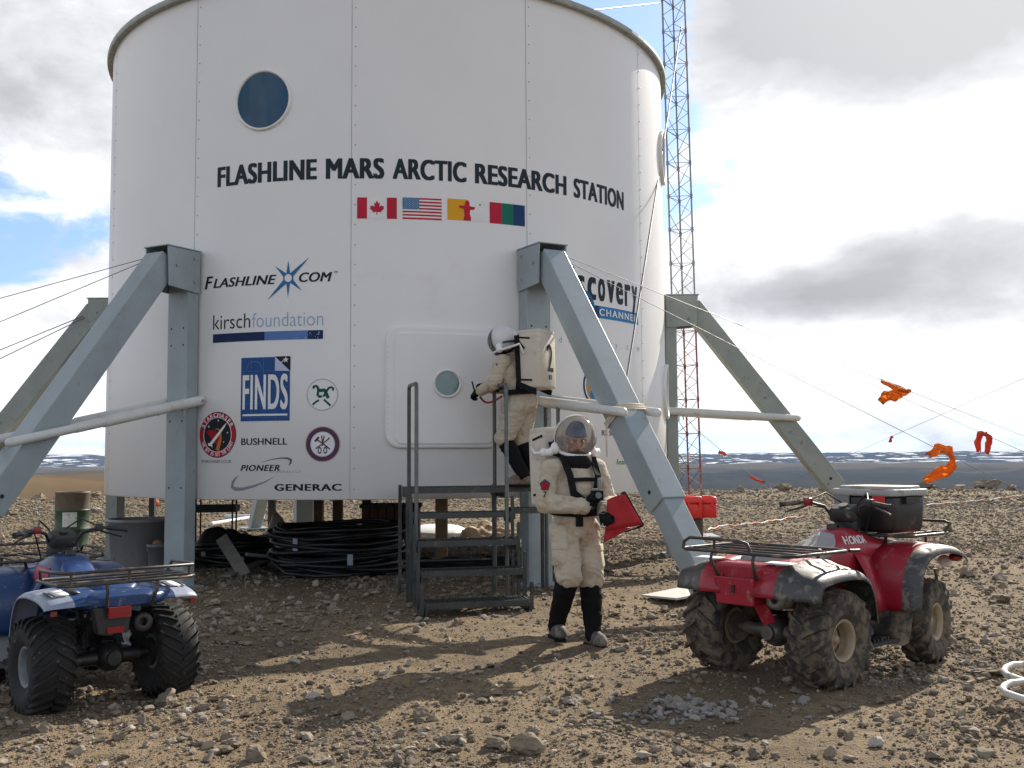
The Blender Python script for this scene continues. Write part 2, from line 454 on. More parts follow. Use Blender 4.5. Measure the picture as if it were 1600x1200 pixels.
    snow = g.math('MULTIPLY', g.smooth(g.math('ADD', hn, g.math('MULTIPLY', hn2, 0.5)), 0.83, 0.85), g.smooth(r, 6400, 7200))
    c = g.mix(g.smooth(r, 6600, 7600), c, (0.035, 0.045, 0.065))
    c = g.mix(snow, c, (0.80, 0.82, 0.85))
    g.link(c, b.inputs['Base Color']); g.link(g.smooth(r, 90, 25, 0.0, 0.15), b.inputs['Specular IOR Level'])
    bh = g.math('ADD', g.math('MULTIPLY', some, 0.7), g.math('ADD', g.math('MULTIPLY', n2, 0.9), g.math('MULTIPLY', n3, 0.35)))
    bh = g.math('ADD', bh, g.math('MULTIPLY', g.smooth(vo2.outputs['Distance'], 0.5, 0.1), 0.3))
    bp = g.new('ShaderNodeBump'); bp.inputs['Distance'].default_value = 0.022; g.link(bh, bp.inputs['Height'])
    g.link(g.smooth(r, 60, 18, 0.0, 0.9), bp.inputs['Strength'])
    g.link(bp.outputs[0], b.inputs['Normal'])
    o = put('ground', me, mt); tag(o, None, None, kind='structure')
make_ground()
# ------------------------------------------------------------------ research station (raised white drum on six braced legs)
HC = V((-1.82, 16.0, 0.0)); HR = 4.15; ZB = 1.03; ZT = 7.18
def wall(px, py, rad=HR):
    d = ray(px, py); o = CAM - HC
    a = d.x ** 2 + d.y ** 2; b = 2 * (o.x * d.x + o.y * d.y); c = o.x ** 2 + o.y ** 2 - rad ** 2
    disc = b * b - 4 * a * c
    t = (-b - math.sqrt(max(disc, 0))) / (2 * a); p = o + d * t
    return rad * math.atan2(p.x, -p.y), p.z + 0.0
def wpos(s, z, t=0.0):
    ph = s / HR; return V(((HR + t) * math.sin(ph), -(HR + t) * math.cos(ph), z))
def rad_dir(deg): return V((math.sin(R_(deg)), -math.cos(R_(deg)), 0))
def tan_dir(deg): return V((math.cos(R_(deg)), math.sin(R_(deg)), 0))
M = {}
M['white_wall'] = pmat('white_wall_paint', (0.80, 0.795, 0.785), 0.42, var=0.025, scale=0.9, dirt=((0.70, 0.67, 0.63), 0.10, 0.45), bump=0.10, bscale=1.1)
M['white_trim'] = pmat('white_trim_paint', (0.78, 0.77, 0.75), 0.4, var=0.05, scale=5)
M['seam'] = pmat('grey_seam_strip', (0.42, 0.41, 0.40), 0.8, var=0.3, scale=3)  # plain grey for panel joints and hatch rivets
M['rivet'] = pmat('rivet_metal', (0.42, 0.40, 0.39), 0.5, 0.6)
M['rim'] = pmat('grey_green_rim_metal', (0.30, 0.32, 0.29), 0.5, 0.1, var=0.2, dirt=((0.5, 0.5, 0.46), 0.3, 4))
M['steel'] = pmat('blue_grey_steel_paint', (0.305, 0.36, 0.38), 0.42, 0.1, var=0.10, scale=3.0, dirt=((0.20, 0.17, 0.14), 0.10, 9), bump=0.05, bscale=14)
M['steel_chipped'] = pmat('chipped_grey_green_steel', (0.30, 0.33, 0.30), 0.5, 0.1, var=0.12, scale=3, dirt=((0.06, 0.045, 0.04), 0.14, 7), bump=0.1, bscale=14)
M['dark_hole'] = pmat('dark_bolt_hole', (0.02, 0.02, 0.02), 0.8)
M['pipe'] = pmat('white_pipe_paint', (0.66, 0.66, 0.63), 0.38, var=0.07, scale=6, dirt=((0.42, 0.36, 0.28), 0.14, 5))
M['rope'] = pmat('pale_rope', (0.62, 0.55, 0.44), 0.9, var=0.2, scale=40, bump=0.4, bscale=200)
M['glass_blue'] = pmat('dark_blue_window_pane', (0.014, 0.07, 0.14), 0.06, var=0.25, scale=1.2, spec=0.32)
M['glass_hatch'] = pmat('grey_teal_hatch_pane', (0.15, 0.24, 0.25), 0.08, var=0.2, scale=3, spec=0.6)
M['floor_under'] = pmat('dusty_floor_underside', (0.16, 0.15, 0.14), 0.9, var=0.2)
station = empty('research_station', HC, 0, 'tall white cylindrical station on braced grey steel legs, covered in sponsor logos', 'research station')
def curve_mesh(mb, name, mats, parent, step=0.09, bev=0.0):
    """bend flat geometry given as (s, t, z) round the drum"""
    me = mb.mesh(name); bm = bmesh.new(); bm.from_mesh(me)
    if bev:
        es = [e for e in bm.edges if e.is_manifold and e.calc_face_angle(0) > R_(50)]
        bmesh.ops.bevel(bm, geom=es, offset=bev, segments=3, profile=0.5, affect='EDGES')
    xs = [v.co.x for v in bm.verts]; k = math.ceil(min(xs) / step)
    while k * step < max(xs):
        geom = list(bm.verts) + list(bm.edges) + list(bm.faces)
        bmesh.ops.bisect_plane(bm, geom=geom, dist=1e-5, plane_co=(k * step, 0, 0), plane_no=(1, 0, 0)); k += 1
    for v in bm.verts: v.co = wpos(v.co.x, v.co.z, v.co.y)
    bmesh.ops.recalc_face_normals(bm, faces=bm.faces)
    bm.to_mesh(me); bm.free()
    return put(name, me, mats, parent)
# the drum: wall, floor and shallow domed roof
mb = MB(); N = 144
ring = lambda z, r: [V((r * math.sin(2 * math.pi * k / N), -r * math.cos(2 * math.pi * k / N), z)) for k in range(N)]
mb.loft([ring(ZB, HR - 0.05), ring(ZB, HR - 0.012), ring(ZB + 0.012, HR), ring(2.5, HR), ring(4.1, HR), ring(5.8, HR), ring(ZT, HR)], caps=False)
mb.build('wall', M['white_wall'], station)
mb = MB(); mb.loft([ring(ZB + 0.02, HR - 0.05), ring(ZB + 0.02, 0.01)], caps=False, smooth=False)
mb.build('floor', M['floor_under'], station)
mb = MB(); mb.loft([ring(ZT + 0.03, HR - 0.02)] + [ring(ZT + 0.03 + 0.9 * (1 - (r / HR) ** 2), r) for r in (3.6, 2.8, 1.9, 1.0, 0.02)], caps=False)
mb.build('roof', M['white_trim'], station)
mb = MB(); mb.loft([ring(ZT - 0.02, HR + 0.002), ring(ZT - 0.02, HR + 0.075), ring(ZT + 0.005, HR + 0.082), ring(ZT + 0.048, HR + 0.08), ring(ZT + 0.052, HR - 0.05)], caps=False, smooth=False)
for k in range(36): mb.cone(*(V((math.sin(a) * q, -math.cos(a) * q, ZT - 0.045)) + V((0, 0, dz)) for a in (2 * math.pi * (k + 0.4) / 36,) for q, dz in ((HR + 0.05, 0.026), (HR + 0.05, 0.0))), 0.012, seg=6)
mb.build('roof_rim', M['rim'], station)
SEAMS = [-60.0, -28.9, -0.45, 29.0, 59.3, 89, 120, 150, 180, 210, 240]
for dg in SEAMS:
    s0 = HR * R_(dg); mb = MB()
    mb.mi = 0; mb.add([wpos(s0 + a, z, t) for z in (ZB, ZT - 0.02) for a, t in ((-0.0035, 0.0015), (0.0035, 0.0015))], [(0, 1, 3, 2)])
    mb.mi = 1
    for z in np.arange(ZB + 0.12, ZT - 0.05, 0.235):
        mb.ell(wpos(s0 + 0.045, z, 0.0), (0.009, 0.009, 0.009), None, 6, 4)
    mb.build('panel_seam', [M['seam'], M['rivet']], station, recalc=False)
# portholes
def disc_ring(c, r0, r1, t0, t1, mb, seg=48, flat=False):
    """ring of inner radius r0, outer r1 from depth t0 to t1 in flat (s,t,z) coordinates"""
    prof = [(t0, r1), (t1 - 0.012, r1), (t1, r1 - 0.012), (t1, r0 + 0.012), (t1 - 0.014, r0), (t0, r0)]
    mb.loft([[V((c[0] + r * math.cos(a), t, c[1] + r * math.sin(a))) for a in (2 * math.pi * k / seg for k in range(seg))] for t, r in prof], caps=False)
def porthole(s, z, r, fw, glass, dep=0.06):
    mb = MB(); disc_ring((s, z), r, r + fw, -0.02, dep, mb); fr = curve_mesh(mb, 'window', M['white_trim'], station)
    mb = MB(); mb.add([(s + r * 1.01 * math.cos(a), 0.012, z + r * 1.01 * math.sin(a)) for a in (2 * math.pi * k / 48 for k in range(48))], [tuple(range(48))])
    curve_mesh(mb, 'pane', glass, fr, step=0.05)
s, z = wall(411, 157); porthole(s, z, 0.335, 0.032, M['glass_blue'], 0.035)
porthole(HR * R_(78.5), wall(1027, 232)[1], 0.36, 0.045, M['glass_blue'], 0.05)
porthole(HR * R_(79), wall(1037, 610)[1], 0.36, 0.045, M['glass_blue'], 0.05)
# entry hatch
def rrect(x0, x1, y0, y1, r, n=8):
    out = []
    for cx, cy, a0 in ((x1 - r, y1 - r, 0), (x0 + r, y1 - r, 90), (x0 + r, y0 + r, 180), (x1 - r, y0 + r, 270)):
        out += [(cx + r * math.cos(R_(a0 + 90 * k / n)), cy + r * math.sin(R_(a0 + 90 * k / n))) for k in range(n + 1)]
    return out
hs0, hz0 = wall(602, 701); hs1 = hs0 + 1.36; hz1 = wall(640, 510)[1]
mb = MB(); mb.prism(rrect(hs0, hs1, hz0, hz1, 0.17), (0, -0.03, 0), (1, 0, 0), (0, 0, 1), -0.085)
hatch = curve_mesh(mb, 'entry_hatch', M['white_wall'], station, bev=0.03)
ds0, dz1 = wall(617, 521)
mb = MB(); mb.prism(rrect(ds0, hs1 - 0.12, hz0 + 0.05, dz1, 0.09), (0, 0.0, 0), (1, 0, 0), (0, 0, 1), -0.072)
door = curve_mesh(mb, 'hatch_door', M['white_wall'], hatch, bev=0.008)
ws, wz = wall(697, 600)
mb = MB(); disc_ring((ws, wz), 0.137, 0.168, 0.06, 0.098, mb); curve_mesh(mb, 'window_frame', M['white_trim'], hatch, step=0.05)
mb = MB(); mb.add([(ws + 0.14 * math.cos(a), 0.0765, wz + 0.14 * math.sin(a)) for a in (2 * math.pi * k / 32 for k in range(32))], [tuple(range(32))])
curve_mesh(mb, 'window_pane', M['glass_hatch'], hatch)
mb = MB()
for k in range(16): mb.ell((hs0 + 0.03, 0.057, hz0 + 0.22 + k * 0.063), (0.004, 0.004, 0.004), None, 6, 4)
for q in (hatch,):
    tag(curve_mesh(mb, 'rivets', M['seam'], q), None, None, kind='stuff')
# legs
def make_leg(deg, chipped=False, rope=False, zp=1.74, ep=1.14):
    st = M['steel_chipped'] if chipped else M['steel']
    r, t, up = rad_dir(deg), tan_dir(deg), V((0, 0, 1))
    P = lambda a, b, z: r * a + t * b + up * z            # radial, tangential, height
    mb = MB(); rot = Matrix((t, r, up)).transposed()
    mb.box(P(4.265, 0, 1.98), (0.325, 0.17, 3.96), rot); mb.box(P(4.28, 0, 0.015), (0.5, 0.34, 0.03), rot)
    mb.mi = 1
    for z in (1.17, 1.95, 2.08, 2.85, 3.05):
        for b in (-0.10, 0.10): mb.cone(P(4.345, b, z), P(4.3515, b, z), 0.013, seg=8)
    leg = mb.build('leg', [st, M['dark_hole']], station, bevel=0.006)
    # bracket that caps the post and holds the strut
    mb = MB()
    for b in (-0.182, 0.182):
        mb.prism([(4.19, 3.47), (4.66, 3.51), (4.68, 3.97), (4.19, 3.97)], P(0, b - 0.009, 0), r, up, -0.018)
    mb.box(P(4.435, 0, 3.98), (0.40, 0.53, 0.014), rot); mb.box(P(4.205, 0, 3.72), (0.34, 0.012, 0.48), rot)
    for b in (-0.197, 0.197):
        for q, z in ((4.28, 3.60), (4.28, 3.88), (4.55, 3.76)): mb.cone(P(q, b - 0.012, z), P(q, b + 0.012, z), 0.018, seg=6)
    mb.build('bracket', st, leg, bevel=0.003)
    # telescoping strut
    top = V((4.60, 0, 3.82)); sl = 1.30; foot = V((top.x + (top.z - 0.02) / sl, 0, 0.02)); d = (foot - top).normalized()
    jn = top + d * (top - foot).length * 0.735
    ww = lambda q: P(q.x, 0, q.z)
    mb = MB(); mb.bar(ww(top), ww(jn), 0.285, 0.285, up=t.cross(P(d.x, 0, d.z)))
    mb.bar(ww(jn - d * 0.03), ww(foot), 0.235, 0.235, up=t.cross(P(d.x, 0, d.z)))
    mb.box(P(foot.x, 0, 0.02), (0.5, 0.6, 0.03), rot)
    mb.mi = 1; q = jn - d * 0.16
    for b in (-0.1435, 0.1435): mb.cone(P(q.x, b - 0.004, q.z), P(q.x, b + 0.004, q.z), 0.022, seg=10)
    strut = mb.build('strut', [st, M['dark_hole']], leg, bevel=0.008)
    # pair of pipes clamping post and strut
    for b in (-0.215, 0.215):
        a0, z0, a1, z1 = 4.16, 2.20, 6.33, zp
        L = lambda k: P(a0 + (a1 - a0) * k, b, z0 + (z1 - z0) * k)
        mb = MB(); mb.tube([L(0), L(0.64)], 0.060, 14); mb.tube([L(0.64), L(0.80)], 0.052, 14); mb.tube([L(0.80), L(ep)], 0.047, 14)
        mb.ell(L(ep), (0.047,) * 3, None, 12, 8)
        mb.mi = 1; e = L(0.02); mb.cone(e + t * -0.08 - up * 0.0, e + t * 0.08, 0.018, seg=8); mb.cone(L(0.12) - up * 0.13, L(0.12), 0.011, seg=6)
        mb.build('brace_pipe', [M['pipe'], M['rivet']], leg)
    mb = MB()
    q = top + d * (top - foot).length * (0.565 if not rope else 0.50)
    if rope:
        nrm = V((-d.z, 0, d.x))
        for off in (-0.03, 0.0, 0.028):
            c = q + d * off; h = 0.156
            mb.tube([P(c.x + nrm.x * h * sy, h * sx, c.z + nrm.z * h * sy) for sx, sy in ((-1, -1), (-1, 1), (1, 1), (1, -1))], 0.013, 6, closed=True)
        e = q + nrm * 0.0
        mb.tube([P(e.x - 0.03, -0.16, e.z), P(e.x - 0.05, -0.2, e.z - 0.15), P(e.x - 0.06, -0.19, e.z - 0.42)], 0.009, 6)
        mb.build('rope_lashing', M['rope'], leg)
    return leg
for dg in (-150, 150): make_leg(dg)
make_leg(-89.5, True); make_leg(89.5, True, zp=2.06, ep=.92); make_leg(-29.5); make_leg(29.5, rope=True, zp=1.95, ep=1.0)
# ------------------------------------------------------------------ lettering, flags and sponsor logos on the drum wall
DC = {}
def dcol(name, c, rough=0.45):
    if name not in DC: DC[name] = pmat('print_' + name, c, 0.6, var=0.06, scale=3, spec=0.2)
    return DC[name]
for nm, c in dict(black=(0.018, 0.022, 0.026), ink=(0.02, 0.032, 0.042), red=(0.50, 0.018, 0.045), white=(0.80, 0.80, 0.80), navy=(0.012, 0.03, 0.10), blue=(0.025, 0.085, 0.26),
                  midblue=(0.10, 0.20, 0.46), paleblue=(0.30, 0.40, 0.60), steelblue=(0.035, 0.16, 0.33), sky=(0.03, 0.22, 0.48), yellow=(0.72, 0.36, 0.02), green=(0.01, 0.16, 0.11), flagblue=(0.012, 0.05, 0.16),
                  grey=(0.22, 0.23, 0.25), midgrey=(0.12, 0.12, 0.12), deepgreen=(0.01, 0.09, 0.05), purple=(0.10, 0.045, 0.075), palepurple=(0.45, 0.33, 0.36), orange=(0.60, 0.16, 0.03), dred=(0.35, 0.012, 0.02),
                  lightblue=(0.52, 0.57, 0.72), leafgreen=(0.10, 0.32, 0.10), tan=(0.45, 0.30, 0.16)).items(): dcol(nm, c)
class Decal:
    def __init__(s): s.v = []; s.f = []; s.m = []; s.mats = []
    def _mi(s, c):
        if c not in s.mats: s.mats.append(c)
        return s.mats.index(c)
    def tris(s, pts, fs, c, k):
        o = len(s.v); s.v += [(p[0], 0.0025 + 0.0016 * k + (p[2] if len(p) > 2 else 0.0), p[1]) for p in pts]; mi = s._mi(c)
        for f in fs: s.f.append(tuple(i + o for i in f)); s.m.append(mi)
    def poly(s, pts, c, k=0):
        s.tris(pts, geometry.tessellate_polygon([[V((p[0], p[1], 0)) for p in pts]]), c, k)
    def pp(s, pxs, c, k=0): s.poly([wall(*p) for p in pxs], c, k)
    def rect(s, x0, z0, x1, z1, c, k=0): s.poly([(x0, z0), (x1, z0), (x1, z1), (x0, z1)], c, k)
    def disc(s, c0, rx, rz, c, k=0, n=40): s.poly([(c0[0] + rx * math.cos(2 * math.pi * i / n), c0[1] + rz * math.sin(2 * math.pi * i / n)) for i in range(n)], c, k)
    def ring(s, c0, r0, r1, c, k=0, n=40, a0=0, a1=360, asp=1.0):
        pts = []
        for i in range(n + 1):
            a = R_(a0 + (a1 - a0) * i / n)
            pts += [(c0[0] + r0 * math.cos(a), c0[1] + r0 * asp * math.sin(a)), (c0[0] + r1 * math.cos(a), c0[1] + r1 * asp * math.sin(a))]
        s.tris(pts, [(2 * i, 2 * i + 1, 2 * i + 3, 2 * i + 2) for i in range(n)], c, k)
    def stroke(s, pts, w, c, k=0):
        n = len(pts); out = []
        ws = w if isinstance(w, list) else [w] * n
        for i in range(n):
            a = V(pts[max(i - 1, 0)]); b = V(pts[min(i + 1, n - 1)]); d = (b - a).normalized(); q = V((-d.y, d.x)) * ws[i] / 2
            out += [V(pts[i]) + q, V(pts[i]) - q]
        s.tris(out, [(2 * i, 2 * i + 1, 2 * i + 3, 2 * i + 2) for i in range(n - 1)], c, k)
    def text(s, body, x0, z0, x1, z1, c, k=0, bold=0.0, shear=0.0, space=1.0):
        vs, fs, asp = text2d(body, bold, shear, space)
        s.tris([(x0 + (x1 - x0) * x, z0 + (z1 - z0) * y, e) for x, y, e in vs], fs, c, k)
    def tpx(s, body, l, b, r, t, c, k=0, at_left=True, **kw):
        """text box from pixel sides (baseline b and top t read at the left end)"""
        x0, z0 = wall(l, b); x1 = wall(r, b)[0]; z1 = wall(l, t)[1]; s.text(body, x0, z0, x1, z1, c, k, **kw)
    def arc_text(s, body, c0, rx, rz, a0, a1, h, c, k=0, bold=0.02, inward=False):
        n = len(body)
        for i, ch in enumerate(body):
            if ch == ' ': continue
            a = R_(a0 + (a1 - a0) * (i + 0.5) / n); vs, fs, asp = text2d(ch, bold)
            wd = min(h * asp, abs(R_(a1 - a0)) * rx / n * 0.86)
            th = a - math.pi / 2 if not inward else a + math.pi / 2
            cx, cz = c0[0] + rx * math.cos(a), c0[1] + rz * math.sin(a)
            s.tris([(cx + (x - 0.5) * wd * math.cos(th) - (y - 0.5) * h * math.sin(th), cz + (x - 0.5) * wd * math.sin(th) + (y - 0.5) * h * math.cos(th), e) for x, y, e in vs], fs, c, k)
    def build(s, name, label=None, step=0.08):
        me = bpy.data.meshes.new(name); me.from_pydata(s.v, [], s.f); me.polygons.foreach_set('material_index', s.m)
        bm = bmesh.new(); bm.from_mesh(me)
        xs = [v.co.x for v in bm.verts]; k = math.ceil(min(xs) / step)
        while k * step < max(xs):
            bmesh.ops.bisect_plane(bm, geom=list(bm.verts) + list(bm.edges) + list(bm.faces), dist=1e-6, plane_co=(k * step, 0, 0), plane_no=(1, 0, 0)); k += 1
        for v in bm.verts: v.co = wpos(v.co.x, v.co.z, v.co.y)
        bm.normal_update()
        for f in bm.faces:
            c = f.calc_center_median()
            if f.normal.x * c.x + f.normal.y * c.y < 0: f.normal_flip()
        bm.to_mesh(me); bm.free()
        o = put(name, me, [DC[c] for c in s.mats], station)
        if label: o['label'] = label
        return o
def star(c0, r, n=5, inner=0.4, rot=90): return [(c0[0] + (r if i % 2 == 0 else r * inner) * math.cos(R_(rot + 180 * i / n)), c0[1] + (r if i % 2 == 0 else r * inner) * math.sin(R_(rot + 180 * i / n))) for i in range(2 * n)]

# station name, word by word
zb = wall(620, 280)[1]; zt = wall(620, 247.5)[1]
d = Decal()
for word, l, r in (('FLASHLINE', 340, 495), ('MARS', 509, 600.5), ('ARCTIC', 613.5, 729), ('RESEARCH', 742, 885), ('STATION', 896, 974)):
    d.text(word, wall(l, 280)[0], zb, wall(r, 290)[0], zt, 'ink', 0, bold=0.052, space=1.0)
d.build('station_name_lettering')
# flags
def fbox(l, b, r, t): x0, z0 = wall(l, b); return x0, z0, wall(r, b)[0], wall(l, t)[1]
x0, z0, x1, z1 = fbox(558, 341.5, 620, 308.5); d = Decal(); W = x1 - x0; H = z1 - z0
d.rect(x0, z0, x1, z1, 'white', 0); d.rect(x0, z0, x0 + W * .25, z1, 'red', 1); d.rect(x1 - W * .25, z0, x1, z1, 'red', 1)
half = [(0, 1), (.12, .76), (.24, .83), (.19, .48), (.36, .62), (.41, .54), (.58, .57), (.52, .40), (.60, .36), (.34, .14), (.37, .05), (.05, .09), (.04, -.12)]
leaf = half + [(-a, b) for a, b in reversed(half[1:])]
d.poly([(x0 + W / 2 + a * W * .31, z0 + H * .26 + b * H * .60) for a, b in leaf], 'red', 1); d.build('flag', 'flag with red maple leaf between two red bars')
x0, z0, x1, z1 = fbox(629, 342, 690, 308.5); d = Decal(); W = x1 - x0; H = z1 - z0
d.rect(x0, z0, x1, z1, 'white', 0)
for k in range(7): d.rect(x0, z0 + H * 2 * k / 13, x1, z0 + H * (2 * k + 1) / 13, 'red', 1)
d.rect(x0, z0 + H * 6 / 13, x0 + W * .42, z1, 'steelblue', 2)
for j in range(9):
    for i in range(6 - (j % 2)):
        d.poly(star((x0 + W * .42 * (0.085 + 0.167 * i + (0.083 if j % 2 else 0)), z1 - H * 7 / 13 * (0.1 + 0.1 * j)), H * 0.026), 'white', 3)
d.build('flag', 'flag with red and white stripes and starred blue corner')
x0, z0, x1, z1 = fbox(699, 343, 758, 310); d = Decal(); W = x1 - x0; H = z1 - z0
d.rect(x0, z0, x0 + W * .5, z1, 'yellow', 0); d.rect(x0 + W * .5, z0, x1, z1, 'white', 0)
cx = x0 + W * .5; q = lambda pts: [(cx + a * W, z0 + b * H) for a, b in pts]
d.poly(q([(-.085, 0), (.115, 0), (.12, .14), (.085, .34), (.10, .52), (.20, .54), (.24, .66), (.085, .70), (.08, .86), (.05, .97), (-.01, .97), (-.04, .86), (-.05, .71), (-.20, .70), (-.19, .60), (-.08, .54), (-.055, .30)]), 'red', 1)
d.poly(star((x0 + W * .86, z0 + H * .80), H * .065), 'navy', 1); d.build('flag', 'yellow and white flag with red stone figure')
x0, z0, x1, z1 = fbox(765, 348.5, 820, 315.5); d = Decal(); W = x1 - x0
for k, c in enumerate(('red', 'green', 'flagblue')): d.rect(x0 + W * k / 3, z0, x0 + W * (k + 1) / 3, z1, c, 0)
d.build('flag', 'flag of upright red, green and blue bands')
# web company logo with starburst
d = Decal()
d.tpx('F', 320, 452.5, 333, 433, 'black', 0, bold=0.035, shear=0.25); d.tpx('LASHLINE', 333.5, 450.5, 432, 436, 'black', 0, bold=0.03, shear=0.25)
d.tpx('COM', 467, 441, 519, 426, 'black', 0, bold=0.03, shear=0.25); d.tpx('TM', 521.5, 427, 528, 423.5, 'black', 0, bold=0.01)
cx, cy = 450.6, 434.6
for tx, ty, hw in ((450.6, 407, 3.0), (484, 401.5, 3.4), (430, 416, 3.4), (450, 465, 3.0), (417.5, 469.5, 3.6), (471.6, 454, 3.4)):
    a = math.atan2(ty - cy, tx - cx); bx, by = cx + 7.2 * math.cos(a), cy + 7.2 * math.sin(a)
    d.pp([(bx - hw * math.sin(a), by + hw * math.cos(a)), (tx, ty), (bx + hw * math.sin(a), by - hw * math.cos(a))], 'steelblue', 1)
c0 = wall(cx, cy); rr = wall(cx + 7.2, cy)[0] - c0[0]
d.ring(c0, rr * .78, rr * 1.12, 'steelblue', 1); d.disc(c0, rr * .8, rr * .8, 'white', 2); d.build('starburst_logo')
# foundation logo
d = Decal(); x0, zb = wall(333, 515.5); zt = wall(333, 493)[1]; xm = wall(391, 510)[0]; x1 = wall(505, 505)[0]
d.text('kirsch', x0, zb, xm, zt, 'black', 0, bold=-0.004); d.text('foundation', wall(394, 510)[0], zb, x1, zt - (zt - zb) * .02, 'paleblue', 0, bold=-0.012)
zb2, zt2 = wall(333, 536)[1], wall(333, 522.5)[1]; d.rect(x0, zb2, xm + (x1 - xm) * .21, zt2, 'navy', 0); d.rect(xm + (x1 - xm) * .21, zb2, x1, zt2, 'midblue', 0)
xd = xm + (x1 - xm) * .8; d.rect(xd, zb2 + .001, x1 - .001, zt2 - .001, 'navy', 1)
rs = random.Random(4)
for _ in range(16): d.poly(star((xm + (x1 - xm) * rs.uniform(.58, .98), rs.uniform(zb2 + .01, zt2 - .01)), rs.uniform(.004, .011), 4, .35), 'lightblue', 2)
d.build('foundation_logo')
# blueprint poster logo
d = Decal(); x0, zb = wall(375.7, 659); zt = wall(375.7, 559)[1]; x1 = wall(453.3, 655)[0]; W = x1 - x0; H = zt - zb
d.rect(x0, zb, x1, zt, 'white', 0); d.rect(x0 + .004, zb + .004, x1 - .004, zt - .004, 'blue', 1)
for f in (.22, .47, .72): d.stroke([(x0 + W * f, zb + .01), (x0 + W * f, zt - .01)], .0035, 'midblue', 2)
for f in (.06, .28, .53, .78): d.stroke([(x0 + .01, zb + H * f), (x1 - .01, zb + H * f)], .0035, 'midblue', 2)
d.ring((x0 + W * .28, zb + H * .80), W * .155, W * .165, 'midblue', 2, a0=0, a1=180)
d.poly([(x0 + W * .70, zt), (x1, zt), (x1, zt - H * .22)], 'black', 2); d.poly([(x0 + W * .70, zt), (x0 + W * .99, zt - H * .23), (x0 + W * .70, zt - H * .22)], 'lightblue', 3)
d.poly(star((x0 + W * .91, zt - H * .055), W * .06), 'white', 3); d.stroke([(x0 + W * .81, zt - H * .10), (x0 + W * .87, zt - H * .065)], .008, 'white', 3)
d.text('FINDS', x0 + W * .045, zb + H * .18, x0 + W * .955, zb + H * .73, 'white', 3, bold=0.03, space=1.04)
d.rect(x0 + W * .05, zb + H * .085, x0 + W * .95, zb + H * .115, 'white', 3); d.build('blueprint_logo')
# green ram-horn crest
d = Decal(); c0 = wall(503.7, 616.7); r = wall(528.7, 616.7)[0] - c0[0]
d.disc(c0, r * .98, r * .98, 'white', 0)
for k in range(46): d.ring(c0, r * .93, r * .985, 'grey', 1, 2, 360 * k / 46, 360 * (k + .62) / 46)
q = lambda *p: [(c0[0] + a * r, c0[1] + b * r) for a, b in p]
d.stroke(q((-.58, .38), (-.52, .52), (-.38, .55), (-.27, .42), (-.25, .20), (-.30, 0), (-.20, -.12), (-.02, -.10)), r * .16, 'deepgreen', 1)
d.stroke(q((.66, .24), (.68, .40), (.55, .46), (.40, .40), (.25, .18), (.12, -.05), (.05, -.12)), r * .14, 'deepgreen', 1)
d.stroke(q((-.28, .30), (-.05, .25), (.10, .30), (.22, .22)), r * .20, 'deepgreen', 2)
d.stroke(q((.16, .25), (.26, .05), (.38, -.22)), r * .2, 'deepgreen', 2)
d.stroke(q((-.60, -.62), (-.48, -.50), (-.20, -.32)), r * .12, 'deepgreen', 1); d.stroke(q((.10, -.30), (.30, -.48), (.52, -.68)), r * .13, 'deepgreen', 1)
d.build('ram_crest')
# purple badge with crossed tools
d = Decal(); c0 = wall(504.2, 694); r = wall(530.5, 694)[0] - c0[0]
for k in range(60): d.ring(c0, r * .98, r * 1.06, 'palepurple', 0, 2, 6 * k, 6 * k + 3.4)
d.ring(c0, r * .74, r, 'purple', 1); d.disc(c0, r * .75, r * .75, 'lightblue', 0); d.disc(c0, r * .69, r * .69, 'white', 1); 
q = lambda *p: [(c0[0] + a * r, c0[1] + b * r) for a, b in p]
d.stroke(q((-.42, -.26), (0, .02), (.40, .34)), r * .07, 'purple', 2); d.stroke(q((.44, -.30), (0, .05), (-.36, .28)), r * .08, 'purple', 2); d.stroke(q((-.46, .16), (-.22, .42)), r * .13, 'purple', 3)
d.stroke(q((-.06, .5), (.0, .1), (.0, -.1)), r * .07, 'purple', 3); d.stroke(q((.10, .5), (.02, .1)), r * .06, 'purple', 3)
for sx in (-1, 1): d.ring(q((sx * .17, -.36))[0], r * .07, r * .12, 'purple', 3, 16, asp=1.7)
d.poly(q((.28, .24), (.44, .32), (.36, .42)), 'purple', 3); d.build('tool_badge')
# rocket badge
d = Decal(); c0 = wall(339.7, 679.3); r = wall(369.2, 679.3)[0] - c0[0]; rz = c0[1] - wall(339.7, 715.3)[1]; asp = rz / r
d.disc(c0, r, rz, 'black', 0); d.ring(c0, r * .76, r * .965, 'red', 1, asp=asp); d.ring(c0, r * .735, r * .765, 'white', 1, asp=asp)
n = 24; d.poly([(c0[0] - r * .34 + r * .56 * math.cos(2 * math.pi * k / n), c0[1] - rz * .34 + r * .56 * math.sin(2 * math.pi * k / n)) for k in range(n) if ((-.34 + .56 * math.cos(2 * math.pi * k / n)) ** 2 + ((-.34 * asp + .56 * math.sin(2 * math.pi * k / n)) / asp) ** 2) < .52], 'dred', 1)
q = lambda *p: [(c0[0] + a * r, c0[1] + b * rz) for a, b in p]
d.stroke(q((-.12, .22), (.05, .26), (.16, .12), (.20, -.15), (.10, -.45), (.02, -.68)), [r * w for w in (.03, .06, .09, .12, .17, .20)], 'orange', 2)
d.stroke(q((-.34, -.40), (.10, .05), (.36, .34), (.50, .50)), [r * w for w in (.13, .12, .10, .02)], 'white', 3); d.poly(q((-.50, -.36), (-.36, -.36), (-.26, -.42), (-.24, -.56), (-.34, -.48), (-.46, -.48)), 'white', 3)
